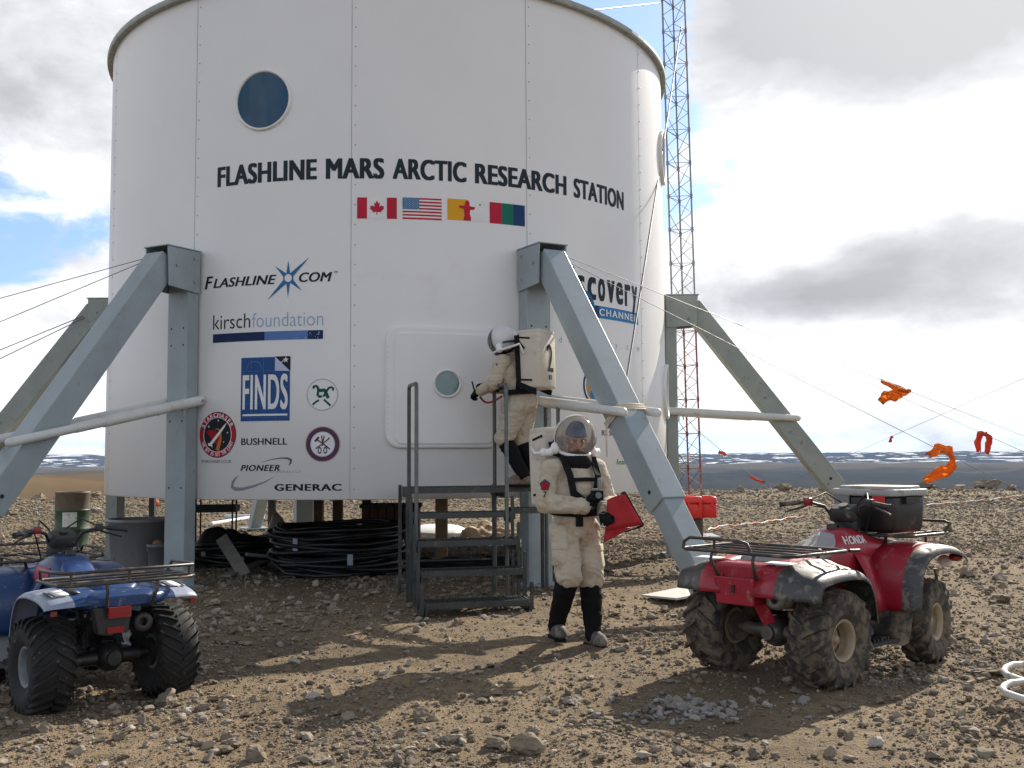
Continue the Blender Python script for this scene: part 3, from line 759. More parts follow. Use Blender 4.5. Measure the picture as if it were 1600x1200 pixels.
for a, b, e in ((.06, .62, .07), (-.46, .36, .08), (.56, .08, .06), (.36, -.32, .05)): d.poly(star(q((a, b))[0], r * e, 4, .3), 'white', 3)
d.arc_text('STARCHASER', c0, r * .865, rz * .865, 160, 22, r * .19, 'white', 3, .03)
d.arc_text('THE SKY IS NOT THE LIMIT', c0, r * .865, rz * .865, 200, 340, r * .16, 'white', 3, .03, True)
d.tpx('STARCHASER.CO.UK', 315, 723.5, 362, 718.8, 'midgrey', 0, bold=0.0); d.build('rocket_badge')
# line of smaller sponsor names
d = Decal(); d.tpx('BUSHNELL', 377, 695.5, 449, 685, 'black', bold=.022); d.build('sponsor_lettering')
d = Decal(); d.tpx('PIONEER', 376, 736, 437, 726.5, 'black', bold=.035, shear=.25, space=1.1); d.tpx('ASTRONAUTICS', 421, 739, 470, 735.3, 'grey', bold=-.01, shear=.2, space=1.5)
W2 = lambda pts: [wall(300 + a / 3, 380 + b / 3) for a, b in pts]
d.stroke(W2([(325, 1027), (370, 1014), (415, 1007), (448, 1008), (464, 1016), (462, 1030), (453, 1043)]), [.003, .008, .014, .020, .030, .024, .004], 'midgrey', 0)
d.stroke(W2([(388, 1093), (340, 1120), (290, 1139), (240, 1152), (205, 1153), (188, 1143), (192, 1120), (205, 1102), (222, 1088)]), [.002, .014, .026, .034, .044, .04, .032, .018, .002], 'grey', 0)
d.build('swoosh_logo')
d = Decal(); d.tpx('GENERAC', 429, 767, 534, 756.3, 'black', bold=.04, space=1.06); d.build('sponsor_lettering')
# television channel logo on the right of the second leg
zb = wall(940, 471)[1]; zx = wall(940, 435.5)[1]; h = zx - zb
d = Decal(); sp = [wall(px, 470)[0] for px in (872, 996)]
SP = {'i': (892.5, 897.5), 's': (901, 914), 'c': (918, 931.5), 'o': (934.5, 945.5), 'v': (948.5, 960.5), 'e': (962.5, 973.5), 'r': (976, 985), 'y': (987, 995.5)}
d.text('D', wall(873, 470)[0], zb, wall(889, 470)[0], zb + h * 1.42, 'ink', 0, bold=.05)
for ch, (l, r) in SP.items():
    lo = zb - h * .36 if ch == 'y' else zb; hi = zb + h * 1.36 if ch == 'i' else zx
    d.text(ch, wall(l, 470)[0], lo, wall(r, 470)[0], hi, 'ink', 0, bold=.05 if ch not in 'ry' else .035)
zb1 = wall(997, 508)[1]; zt1 = wall(997, 490)[1]; d.rect(wall(872, 490)[0], zb1, wall(997, 500)[0], zt1, 'sky', 0); d.rect(wall(925, 490)[0], zb1, wall(936, 500)[0], zt1, 'flagblue', 1)
d.text('CHANNEL', wall(936, 490)[0], zb1 + (zt1 - zb1) * .22, wall(994, 500)[0], zb1 + (zt1 - zb1) * .80, 'white', 2, bold=.03, space=1.25)
c0 = wall(908, 481); r = wall(929, 481)[0] - c0[0]; d.disc(c0, r, r, 'steelblue', 2)
rs = random.Random(9)
for _ in range(26):
    a, q = rs.uniform(0, 6.28), rs.uniform(0.2, .85) * r; d.disc((c0[0] + q * math.cos(a), c0[1] + q * math.sin(a)), rs.uniform(.02, .06), rs.uniform(.015, .05), rs.choice(['lightblue', 'flagblue', 'sky', 'grey']), 3, 7)
d.build('globe_channel_logo')
d = Decal(); xs = [873.5, 888.5, 900, 913, 926, 939, 946, 953, 961.5, 971, 979, 986.5, 995]
z0 = wall(876, 535)[1]; hh = wall(876, 526)[1] - z0
for ch, x in zip('discovery.com', xs):
    tall = 1.0 if ch in 'di' else 0.74
    wd = .008 if ch in 'i.' else (.085 if ch == 'm' else .05); a = wall(x, 536)[0]; wd *= .8
    lo = z0 - hh * .25 if ch == 'y' else z0
    d.text(ch, a, lo, a + wd * (1.4 if ch == '.' else 1), z0 + hh * (tall if ch != '.' else .12), 'grey', 0, bold=-.012)
d.build('web_address_lettering')
d = Decal(); c0 = wall(935, 603); r = c0[0] - wall(911, 603)[0]
d.disc(c0, r, r, 'flagblue', 0); d.ring(c0, r * .84, r * .9, 'white', 1); d.disc(c0, r * .84, r * .84, 'tan', 1); d.disc((c0[0] - r * .25, c0[1] + r * .2), r * .42, r * .46, 'orange', 2); d.disc((c0[0] - r * .3, c0[1] - r * .4), r * .3, r * .2, 'sky', 3)
d.build('mission_badge')
d = Decal(); d.tpx('RS SO', 940, 680.5, 962, 672, 'midgrey', bold=.03); d.tpx('LARIS', 962.5, 681.5, 985, 673.2, 'midgrey', bold=.03); d.tpx('LAR', 966.5, 692.5, 978, 687, 'grey', bold=.02); d.build('sponsor_lettering')
d = Decal(); d.tpx('leaf', 963, 726, 979, 717.5, 'leafgreen', bold=.02, shear=.2); d.build('sponsor_lettering')
# ------------------------------------------------------------------ entry stairs
M['stair'] = pmat('dark_stair_metal', (0.060, 0.066, 0.066), 0.5, 0.3, var=0.2, scale=8, dirt=((0.22, 0.19, 0.15), 0.20, 9), bump=0.1, bscale=50)
M['rail'] = pmat('grey_rail_tube', (0.12, 0.125, 0.12), 0.42, 0.5, var=0.2, scale=12)
def make_stairs():
    ang = 13.0                                  # the flight runs out from the hatch towards the viewer
    q = wall(690, 600); fr = wpos(q[0], 0, 0) + HC
    org = V((-0.74, 11.80, gz(-0.6, 11.0)))
    st = empty('entry_stairs', org, R_(ang) + math.pi, 'dark metal grating stairs with tube handrails leading up to the hatch', 'stairs')
    # local axes: -x is picture right, +y towards the viewer
    def tread(y0, y1, x0, x1, z):
        mb = MB(); n = int((x1 - x0) / 0.030); k0 = (x1 - x0) / n
        for k in range(n + 1): mb.box((x0 + k * k0, (y0 + y1) / 2, z - 0.016), (0.006, y1 - y0 - 0.02, 0.028))
        ny = max(3, int((y1 - y0) / 0.045))
        for k in range(1, ny): mb.box(((x0 + x1) / 2, y0 + (y1 - y0) * k / ny, z - 0.020), (x1 - x0, 0.005, 0.018))
        # serrated nosing and edge channels
        for k in range(int((x1 - x0) / 0.045)): mb.box((x0 + 0.02 + k * 0.045, y1 - 0.012, z + 0.003), (0.022, 0.016, 0.008))
        for y in (y0, y1): mb.box(((x0 + x1) / 2, y, z - 0.028), (x1 - x0 + 0.02, 0.014, 0.058))
        for x in (x0 - 0.006, x1 + 0.006): mb.box((x, (y0 + y1) / 2, z - 0.055), (0.012, y1 - y0 + 0.012, 0.115))
        return mb
    zs = [0.93, 0.665, 0.395, 0.125]
    HW = 0.50
    tread(0.0, 0.72, -0.50, HW, 1.18).build('platform', M['stair'], st)
    tread(0.0, 0.60, -1.12, -0.53, 1.18).build('platform', M['stair'], st)
    tread(0.62, 0.90, -1.10, -0.58, 0.96).build('tread', M['stair'], st)
    for k, z in enumerate(zs): tread(0.70 + 0.27 * k, 1.01 + 0.27 * k, -0.50, 0.50, z).build('tread', M['stair'], st)
    # legs
    for x in (-0.53, 0.54):
        for y in (0.03, 0.70): 
            mb = MB(); mb.box((x, y, 0.60), (0.035, 0.035, 1.20)); mb.build('leg', M['stair'], st)
        for k in range(4):
            y = 0.98 + 0.27 * k; mb = MB(); mb.box((x, y, zs[k] / 2 + 0.10), (0.03, 0.03, zs[k] + 0.14)); 
            mb.prism([(0, 0), (0, -0.16), (-0.13, 0)], (x - 0.006, y, zs[k] - 0.05), (0, 1, 0), (0, 0, 1), 0.012)
            mb.build('bracket', M['stair'], st)
    for x in (-1.10,):
        for y in (0.03, 0.62):
            mb = MB(); mb.box((x, y, 0.6), (0.035, 0.035, 1.2)); mb.build('leg', M['stair'], st)
    def rail(x, y0, y1, z0, zt0, zt1):
        r = 0.05; mb = MB(); mb.tube([(x, y0, 0.02), (x, y0, zt0 - r), (x, y0 + r * .3, zt0 - r * .3), (x, y0 + r, zt0), (x, y1 - r, zt1), (x, y1 - r * .3, zt1 - r * .3), (x, y1, zt1 - r), (x, y1, z0)], 0.021, 10)
        return mb.build('handrail', M['rail'], st)
    rail(0.49, 0.42, 1.02, 0.02, 2.28, 2.27); rail(-0.46, 0.42, 1.02, 0.02, 2.28, 2.27); rail(-1.12, 0.14, 0.68, 0.6, 2.16, 2.12)
    # cross braces
    mb = MB(); mb.tube([(-0.52, 0.03, 0.35), (0.53, 0.03, 0.35)], 0.014, 6); mb.build('cross_brace', M['stair'], st)
    return st
STAIRS = make_stairs()

# ------------------------------------------------------------------ lattice mast with guy wires and orange streamers
M['mast_red'] = pmat('faded_red_mast_paint', (0.18, 0.06, 0.052), 0.6, 0.2, var=0.25, scale=9, dirt=((0.40, 0.33, 0.30), 0.35, 6))
M['mast_grey'] = pmat('galvanised_mast_metal', (0.20, 0.21, 0.24), 0.5, 0.4, var=0.25, scale=9, dirt=((0.30, 0.12, 0.10), 0.25, 6))
M['wire'] = pmat('steel_wire', (0.16, 0.165, 0.17), 0.5, 0.5)
M['orange'] = pmat('orange_streamer_cloth', (0.80, 0.20, 0.018), 0.7, var=0.18, scale=14, bump=0.3, bscale=50)
M['ored'] = pmat('red_orange_streamer_cloth', (0.72, 0.085, 0.03), 0.7, var=0.18, scale=14)
def sheer(m, c, k):
    g = NT(m.node_tree); b = g.n['Principled BSDF']; out = g.n['Material Output']; t = g.new('ShaderNodeBsdfTranslucent'); t.inputs[0].default_value = (*c, 1)
    mx = g.new('ShaderNodeMixShader'); mx.inputs[0].default_value = k; g.link(b.outputs[0], mx.inputs[1]); g.link(t.outputs[0], mx.inputs[2]); g.link(mx.outputs[0], out.inputs[0])
sheer(M['orange'], (0.72, 0.27, 0.04), .45); sheer(M['ored'], (0.62, 0.15, 0.06), .4)
MB0 = gp(1078, 838); MB0.z = gz(MB0.x, MB0.y)
mtop = at(1046, -60, MB0.y + 0.2)
def make_mast():
    m = empty('lattice_mast', MB0, 0, 'tall slim triangular lattice mast with red lower sections behind the white station', 'mast')
    H = 13.0; lean = V(((mtop.x - MB0.x) / (mtop.z - MB0.z), 0.0, 1.0)); side = 0.43
    base = [V((-side / 2, -0.10, 0)), V((side / 2, -0.14, 0)), V((0.06, 0.30, 0))]
    nodes = [[b + lean * (H * k / 40) for k in range(41)] for b in base]
    split = 13
    for i in range(3):
        mb = MB(); mb.mi = 0; mb.tube([nodes[i][0], nodes[i][split]], 0.018, 8); mb.mi = 1; mb.tube([nodes[i][split], nodes[i][40]], 0.017, 8)
        for k in range(0, 41, 2): mb.mi = 0 if k < split else 1; mb.cone(nodes[i][k] - lean * 0.04, nodes[i][k] + lean * 0.04, 0.026, seg=8)
        mb.build('mast_leg', [M['mast_red'], M['mast_grey']], m)
    for i in range(3):
        a, b = nodes[i], nodes[(i + 1) % 3]; mb = MB()
        for k in range(0, 40, 1):
            mb.mi = 0 if k < split else 1
            if k % 2 == 0: mb.tube([a[k], b[k]], 0.0065, 5)
            mb.tube([a[k], b[k + 1]] if k % 2 == 0 else [b[k], a[k + 1]], 0.0065, 5)
        mb.build('lattice_bracing', [M['mast_red'], M['mast_grey']], m)
    mb = MB(); mb.box((0.05, 0.02, 0.02), (0.9, 0.9, 0.05)); mb.build('base_plate', M['mast_grey'], m)
    return m
make_mast()
def wire(p0, p1, r, label, sag=0.0, group='guy wires'):
    p0 = V(p0); p1 = V(p1); mb = MB(); n = 12
    mb.tube([p0.lerp(p1, k / n) - V((0, 0, sag * 4 * (k / n) * (1 - k / n))) - p0 for k in range(n + 1)], r, 5)
    o = mb.build('guy_wire', M['wire'], None, p0); tag(o, label, 'wire', group); return o
def legpt(deg, r, t, z): return HC + rad_dir(deg) * r + tan_dir(deg) * t + V((0, 0, z))
B1 = legpt(29.5, 4.62, 0.06, 3.90); B1b = legpt(29.5, 4.66, 0.02, 3.86); B2 = legpt(89.5, 4.7, -0.12, 3.80)
BL = legpt(-29.5, 4.66, -0.14, 3.87); BL2 = legpt(-29.5, 4.66, -0.16, 3.84); BK = legpt(-89.5, 4.7, 0.1, 3.75); BK2 = legpt(-89.5, 4.7, 0.1, 3.72)
W1e = at(1900, 799, 17.0); W2e = at(1900, 922, 13.0); W3e = at(1900, 840, 20.0)
wire(B1, W1e, 0.0045, 'upper guy wire from the front right bracket, carrying the topmost orange streamer')
wire(B1b, W2e, 0.0045, 'lower guy wire from the front right bracket, carrying the forked orange streamer')
wire(B2, W3e, 0.0045, 'guy wire from the far right bracket, carrying the drooping dark orange streamer')
wire(BL, at(-500, 604, 9.5), 0.0045, 'upper of two guy wires leaving the front left bracket to the left')
wire(BL2, at(-500, 712, 8.5), 0.0045, 'lower of two guy wires leaving the front left bracket to the left')
wire(BK, at(-600, 792, 13.0), 0.007, 'upper of two guy wires leaving the far left bracket behind the strut')
wire(BK2, at(-600, 852, 12.0), 0.007, 'lower of two guy wires leaving the far left bracket behind the strut')
wire(at(1064, 42, MB0.y - 0.15), legpt(29.5, 5.92, 0.10, 2.16), 0.013, 'thick slack cable hanging from the mast across the station wall to the strut', 0.05)
wire(at(915, 17, 12.9), at(1033, 4, MB0.y - 0.1), 0.012, 'short pale cable from the station roof to the mast at the top edge')
W5a = at(1250, 745, 36.0); W5b = at(1750, 525, 30.0)
wire(W5a, W5b, 0.006, 'thin far wire rising to the right above the plateau, with a tiny red tag')
W6a = at(1096, 678, MB0.y); W6b = at(1215, 776, 33.0)
wire(W6a, W6b, 0.007, 'thin wire sloping from the mast down to the plateau, with two small red tags')
def streamer(name, p, tails, label, mat, knot=0.03):
    """cloth strips tied to a wire at p; tails: list of (path of offsets in x,z, widths, twist)"""
    o = empty(name, p, 0, label, 'streamer', 'orange streamers on the guy wires')
    mb = MB(); mb.ell((0, 0, 0), (knot * 1.3, knot, knot), None, 10, 6); mb.build('knot', mat, o)
    rs = random.Random(hash(label) % 1000 if False else len(label))
    for path, wd, dep in tails:
        grid = []; n = len(path)
        # smooth the path
        P3 = [V((x, 0, z)) for x, z in path]; fine = []
        for i in range(n - 1):
            for k in range(4): fine.append((P3[i].lerp(P3[i + 1], k / 4), wd[i] + (wd[i + 1] - wd[i]) * k / 4))
        fine.append((P3[-1], wd[-1])); f2 = fine
        for _ in range(1):
            f2 = [f2[0]] + [((f2[i - 1][0] + f2[i][0] * 2 + f2[i + 1][0]) / 4, f2[i][1]) for i in range(1, len(f2) - 1)] + [f2[-1]]
        for i, (c, wv) in enumerate(f2):
            d = (f2[min(i + 1, len(f2) - 1)][0] - f2[max(i - 1, 0)][0]).normalized(); nn = V((-d.z, 0, d.x)); row = []
            for j in range(7):
                u = j / 6 - 0.5; fr = 0.0 if i < len(f2) - 3 else rs.uniform(-0.35, 0.35) * wv
                row.append(c + nn * (u * wv * (1 + .18 * math.sin(i * 1.3 + wv * 80)) + .07 * wv * math.sin(i * 1.3)) + V((0, dep * i / len(f2) + 0.22 * wv * math.sin(u * 11 + i * 0.9) + .08 * wv * rs.uniform(-1, 1), 0)) + d * fr)
            grid.append(row)
        mb = MB(); mb.sheet(grid); mb.build('cloth_tail', mat, o, solid=0.004)
    return o
def online(a, b, px):
    """the point of the wire a-b seen at picture column px"""
    lo, hi = 0.0, 1.0
    for _ in range(40):
        m = (lo + hi) / 2; p = a.lerp(b, m) - CAM; q = RC.transposed() @ p
        if 800 + F * q.x / -q.z < px: lo = m
        else: hi = m
    return a.lerp(b, lo)
k = online(B1, W1e, 1420); u = (k - CAM).length / F
streamer('marker_streamer', k, [([(0, 0), (-12 * u, 2 * u), (-26 * u, 9 * u), (-39 * u, 16 * u)], [4 * u, 9 * u, 9 * u, 5 * u], 0.05),
                                ([(0, 0), (-12 * u, -5 * u), (-24 * u, -7 * u), (-37 * u, -9 * u)], [5 * u, 13 * u, 16 * u, 18 * u], 0.1)], 'highest orange streamer, two ragged tails blowing left on the upper wire', M['orange'])
k = online(B1b, W2e, 1487); u = (k - CAM).length / F
streamer('marker_streamer', k, [([(0, 0), (-3 * u, 8 * u), (-14 * u, 12 * u), (-32 * u, 1 * u)], [7 * u, 12 * u, 14 * u, 12 * u], 0.05),
                                ([(0, 0), (4 * u, -12 * u), (-12 * u, -24 * u), (-36 * u, -34 * u)], [5 * u, 13 * u, 17 * u, 9 * u], 0.1)], 'bright orange forked streamer, the largest, just above the horizon hills', M['orange'])
k = online(B2, W3e, 1538); u = (k - CAM).length / F
streamer('marker_streamer', k, [([(0, 1 * u), (-6 * u, 2 * u), (-8 * u, -10 * u), (-8 * u, -25 * u)], [6 * u, 8 * u, 9 * u, 7 * u], 0.05),
                                ([(0, 1 * u), (6 * u, -2 * u), (8 * u, -12 * u), (3 * u, -28 * u)], [6 * u, 8 * u, 9 * u, 6 * u], 0.05)], 'dark orange streamer drooping in two tails, farthest right', M['ored'])
k = online(W5a, W5b, 1394); u = (k - CAM).length / F
streamer('marker_streamer', k, [([(0, 0), (-2 * u, -4 * u), (-4 * u, -9 * u)], [4 * u, 4 * u, 4 * u], 0.0)], 'tiny red tag on the thin far wire above the plateau', M['ored'], 0.02)
k = online(W6a, W6b, 1132); u = (k - CAM).length / F
streamer('marker_streamer', k, [([(0, 0), (-5 * u, 0), (-9 * u, 2 * u)], [4 * u, 5 * u, 4 * u], 0.0), ([(0, 0), (1 * u, -4 * u)], [3 * u, 4 * u], 0.0)], 'small red tag just right of the mast, in front of the snowy hills', M['ored'], 0.02)
k = online(W6a, W6b, 1184); u = (k - CAM).length / F
streamer('marker_streamer', k, [([(0, 0), (-6 * u, 3 * u), (-12 * u, 5 * u)], [3 * u, 5 * u, 3 * u], 0.0), ([(0, 0), (6 * u, -2 * u), (9 * u, -4 * u)], [3 * u, 4 * u, 4 * u], 0.0)], 'small orange-red tag low over the plateau edge right of the red cases', M['ored'], 0.02)

# ------------------------------------------------------------------ red cases at the mast
M['red_plastic'] = pmat('red_case_plastic', (0.62, 0.022, 0.015), 0.35, var=0.08, scale=5)
M['black_plastic'] = pmat('black_plastic', (0.016, 0.017, 0.018), 0.42, var=0.2, scale=8, dirt=((0.16, 0.13, 0.10), 0.10, 7))
def red_case(p, sz, rz, label):
    c = empty('equipment_case', p, rz, label, 'case', 'red cases stacked at the mast foot'); sx, sy, h = sz
    mb = MB(); mb.rbox((0, 0, h * .33), (sx * .94, sy * .94, h * .66), 0.05, taper=1.06); mb.build('body', M['red_plastic'], c)
    mb = MB(); mb.rbox((0, 0, h * .83), (sx * 1.04, sy * 1.04, h * .32), 0.06, taper=0.9); mb.box((0, 0, h * 1.0), (sx * .5, sy * .5, 0.03)); mb.build('lid', M['red_plastic'], c)
    for x in (-.28, .28):
        mb = MB(); mb.box((sx * x, -sy * .52, h * .62), (0.05, 0.025, 0.09)); mb.build('latch', M['red_plastic'], c)
cy = MB0.y - 0.75
mb = MB(); mb.rbox((0, 0, 0.2), (0.5, 0.45, 0.4), 0.04); p = at(1078, 800, cy + 0.15); o = mb.build('wooden_crate', pmat('dark_crate_wood', (0.075, 0.06, 0.05), 0.8, var=0.3, scale=9), None, (p.x - 0.05, p.y, gz(p.x, p.y))); tag(o, 'dark low crate under the red cases at the mast', 'crate')
p = at(1076, 789, cy); red_case((p.x, p.y, gz(p.x, p.y) + 0.40), (0.40, 0.40, 0.40), 0.35, 'left red plastic case, partly hidden by the grey strut')
p = at(1102, 788, cy + 0.1); red_case((p.x + 0.03, p.y, gz(p.x, p.y) + 0.41), (0.36, 0.36, 0.38), -0.2, 'right red plastic case, fully seen beside the mast')

# ------------------------------------------------------------------ clutter round and under the station
M['drum_green'] = pmat('green_drum_paint', (0.045, 0.085, 0.05), 0.5, 0.2, var=0.2, scale=6, dirt=((0.12, 0.09, 0.06), 0.28, 7))
M['drum_rust'] = pmat('brown_drum_band', (0.13, 0.105, 0.08), 0.6, 0.2, var=0.25, scale=7)
M['label_white'] = pmat('torn_white_label', (0.62, 0.63, 0.60), 0.7, var=0.1, scale=8, dirt=((0.07, 0.09, 0.07), 0.25, 22))
def oil_drum():
    Y = 18.6; p = at(113, 800, Y); z = gz(p.x, p.y); top = at(113, 768, Y).z - z; R = 0.29; s = top / 0.88
    d = empty('oil_drum', (p.x, p.y, z), 0, 'green and brown metal oil drum with a torn white label, left of the station', 'oil drum')
    mb = MB(); prof = [(0, 0.27), (0.0, R), (0.015, R + .006), (0.03, R), (0.27, R), (0.285, R + .012), (0.30, R), (0.57, R), (0.585, R + .012), (0.60, R)]
    mb.mi = 0; mb.lathe([(a * s, b) for a, b in prof], seg=36); mb.mi = 1; mb.lathe([(a * s, b) for a, b in [(0.601, R), (0.85, R), (0.865, R + .01), (0.88, R), (0.88, R - .02), (0.865, R - .03), (0.865, 0.01)]], seg=36)
    mb.build('body', [M['drum_green'], M['drum_rust']], d)
    mb = MB(); n = 8
    for k in range(n): pass
    a0, a1 = R_(-100), R_(-52); mb.sheet([[V((math.cos(a0 + (a1 - a0) * k / n) * (R + .004), math.sin(a0 + (a1 - a0) * k / n) * (R + .004), zz * s)) for k in range(n + 1)] for zz in (0.33, 0.56)])
    mb.build('label', M['label_white'], d)
    mb = MB(); mb.cone((0.15, 0.05, 0.866 * s), (0.15, 0.05, 0.885 * s), 0.03, seg=12); mb.build('bung', M['drum_rust'], d)
oil_drum()
M['tub'] = pmat('grey_plastic_tub', (0.22, 0.225, 0.235), 0.5, var=0.1, scale=4, dirt=((0.16, 0.14, 0.12), 0.2, 6))
M['tub_dark'] = pmat('dark_grey_bucket', (0.14, 0.15, 0.16), 0.5, var=0.12, scale=4)
def bucket(p, r0, r1, h, mat, label, name='bucket', bail=True, content=None, group=None):
    b = empty(name, (p[0], p[1], gz(p[0], p[1])), 0, label, name.replace('_', ' '), group)
    mb = MB(); mb.lathe([(0.0, r0 * .98), (0.01, r0), (h - .05, r1 * .985), (h - .045, r1 + .018), (h, r1 + .018), (h, r1 - .008), (0.03, r0 - .015), (0.03, 0.01)], seg=32); mb.build('body', mat, b)
    if bail:
        mb = MB(); n = 12; mb.tube([(r1 * 1.05 * math.cos(math.pi * k / n), -0.02 - 0.6 * r1 * math.sin(math.pi * k / n) * .8, h - .05 - 0.5 * r1 * math.sin(math.pi * k / n)) for k in range(n + 1)], 0.005, 5); mb.build('bail_handle', M['rivet'], b)
    if content:
        mb = MB(); mb.ell((0, 0, h * .96), (r1 * .6, r1 * .6, .07), None, 10, 6); mb.build('contents', content, b)
    return b
p = gp(225, 870); bucket((at(218, 820, 14.0).x, 14.0), 0.34, 0.40, 0.71, M['tub'], 'large round grey tub behind the buckets under the station edge', 'tub', False)
p = onground(193, 880); bucket((p.x, p.y), 0.11, 0.125, 0.34, M['tub'], 'pale grey bucket, leftmost in front of the large tub', group='buckets by the front left leg')
p = onground(218, 886); bucket((p.x, p.y), 0.10, 0.115, 0.37, M['tub_dark'], 'dark blue-grey bucket between two other buckets', group='buckets by the front left leg')
p = onground(246, 898); bucket((p.x, p.y), 0.11, 0.13, 0.40, M['tub_dark'], 'dark bucket with brown contents beside the front left leg', content=pmat('brown_rag', (0.22, 0.13, 0.07), 0.9), group='buckets by the front left leg')
M['hose'] = pmat('black_hose', (0.012, 0.013, 0.015), 0.38, var=0.2, scale=6)
M['tape_blue'] = pmat('pale_blue_tape', (0.30, 0.36, 0.42), 0.6)
def hose_coil(c, R, h, label, rings, loose=False):
    c = V(c); o = empty('hose_coil', c, 0, label, 'hose coil', 'coils of black hose under the station'); mb = MB(); rs = random.Random(int(R * 1000))
    for k in range(rings):
        for lane in range(2):
            rr = R - lane * 0.06 + rs.uniform(-.06, .05); z0 = 0.03 + h * k / rings; tx, ty = rs.uniform(-.06, .06), rs.uniform(-.06, .06); e = rs.uniform(-.07, .07)
            mb.tube([(rr * (1 + e) * math.cos(a), rr * (1 - e) * math.sin(a), z0 + tx * math.cos(a) + ty * math.sin(a) + .012 * math.sin(3 * a + k)) for a in (2 * math.pi * i / 36 for i in range(36))], 0.026, 7, closed=True)
    mb.build('hose', M['hose'], o)
    for a in (-70, -118):
        mb = MB(); x, y = (R + .03) * math.cos(R_(a)), (R + .03) * math.sin(R_(a)); rot = Matrix.Rotation(R_(a + 90), 3, 'Z')
        mb.box((x, y, h * (.35 if a == -70 else .68)), (0.07, 0.012, h * .26), rot); mb.build('tape', M['tape_blue'], o)
    if loose:
        mb = MB(); mb.tube([(-R * .96, -.2, h * .5), (-R * .9, -.5, h * .28), (-R * .6, -R * .98, .06), (-.1, -R * 1.16, .04), (R * .4, -R * 1.12, .05)], 0.024, 7); mb.build('loose_end', M['hose'], o)
    return o
q = at(527, 900, 13.75); hose_coil((q.x, q.y, gz(q.x, q.y) + .02), 0.82, 0.60, 'big upright coil of black hose beneath the sponsor logos, left of the stairs', 13, True)
q = at(372, 880, 14.6); hose_coil((q.x - .1, q.y + .3, gz(q.x, q.y) + .02), 0.62, 0.30, 'smaller low coil of black hose in deep shade beside the front left leg', 7)
M['wood_brown'] = pmat('brown_timber', (0.17, 0.105, 0.06), 0.8, var=0.25, scale=11, bump=0.15, bscale=40)
M['wood_grey'] = pmat('weathered_grey_timber', (0.20, 0.185, 0.165), 0.85, var=0.25, scale=11, bump=0.15, bscale=40)
M['iron'] = pmat('dark_iron', (0.03, 0.03, 0.032), 0.6, 0.3)
def timber_post(px, py, Y, wd, label, mat, h=None):
    p = at(px, py, Y); z = gz(p.x, p.y); mb = MB(); h = h or ZB + 0.01 - z
    mb.box((0, 0, h / 2), (wd, wd, h)); mb.box((0, 0, 0.03), (wd * 1.9, wd * 1.9, 0.06)); mb.box((0, 0, h - .03), (wd * 1.5, wd * 1.1, 0.05))
    o = mb.build('support_post', mat, None, (p.x, p.y, z), bevel=.004); tag(o, label, 'post', 'posts under the station floor')
timber_post(498, 800, 17.4, .15, 'brown timber post under the floor behind the hose coil, left one of a pair', M['wood_brown'])
timber_post(528, 800, 17.0, .15, 'brown timber post under the floor behind the hose coil, right one of a pair', M['wood_brown'])
timber_post(573, 800, 16.4, .13, 'brown timber post between the hose coil and the dark wooden box', M['wood_brown'])
timber_post(690, 840, 15.0, .17, 'light brown timber post seen through the stairs', pmat('pale_timber', (0.30, 0.20, 0.12), 0.8, var=0.15, scale=8))
timber_post(238, 800, 19.5, .10, 'dark iron post under the floor behind the grey tub', M['iron'])
timber_post(425, 800, 18.6, .12, 'grey timber post under the floor right of the iron rack', M['wood_grey'])
# small iron rack under the floor
p = at(330, 820, 15.2); rk = empty('iron_rack', (p.x, p.y, gz(p.x, p.y)), 0.1, 'thin dark iron rack standing in shade under the floor, behind the grey planks', 'rack')
for x in (-.22, .30):
    for y in (0, .35):
        mb = MB(); mb.box((x, y, .5), (.022, .022, 1.0)); mb.build('leg', M['iron'], rk)
mb = MB(); mb.box((.04, .17, .78), (.62, .40, .10)); mb.build('shelf', M['iron'], rk)
# wooden box with slats
p = at(612, 815, 15.6); bx = empty('slatted_box', (p.x, p.y, gz(p.x, p.y)), 0.05, 'dark reddish slatted wooden box under the floor left of the stairs', 'box')
mb = MB()
for k in range(7): mb.box((-.36 + .12 * k, -.30, .39), (.10, .025, .78))
mb.build('front_slats', pmat('red_brown_timber', (0.11, 0.045, 0.03), 0.85, var=0.3, scale=9), bx); mb = MB(); mb.box((0, .02, .385), (.84, .58, .77)); mb.box((0, .0, .80), (.90, .68, .05)); mb.build('carcass', M['iron'], bx)
def plank(a, b, w, t, label, mat, up=(0, 0, 1)):
    a = V(a); b = V(b); m = (a + b) / 2; mb = MB(); mb.bar(a - m, b - m, w, t, up); o = mb.build('plank', mat, None, m, bevel=.004); tag(o, label, 'plank', 'loose planks under the station'); return o
a = onground(383, 902); b = at(346, 840, a.y + .7); plank(a + V((0, 0, .02)), b, .16, .03, 'grey plank leaning steeply against the dark hose pile', M['wood_grey'], (0, -1, .4))
a = onground(352, 904); b = onground(412, 888); plank(a + V((0, 0, .03)), b + V((0, 0, .10)), .14, .03, 'grey plank lying flat on the ground in front of the leaning plank', M['wood_grey'])
a = at(385, 866, 13.6); b = at(452, 872, 13.9); plank(a, b, .12, .04, 'bluish grey plank lying across the low hose coil', M['tub_dark'])
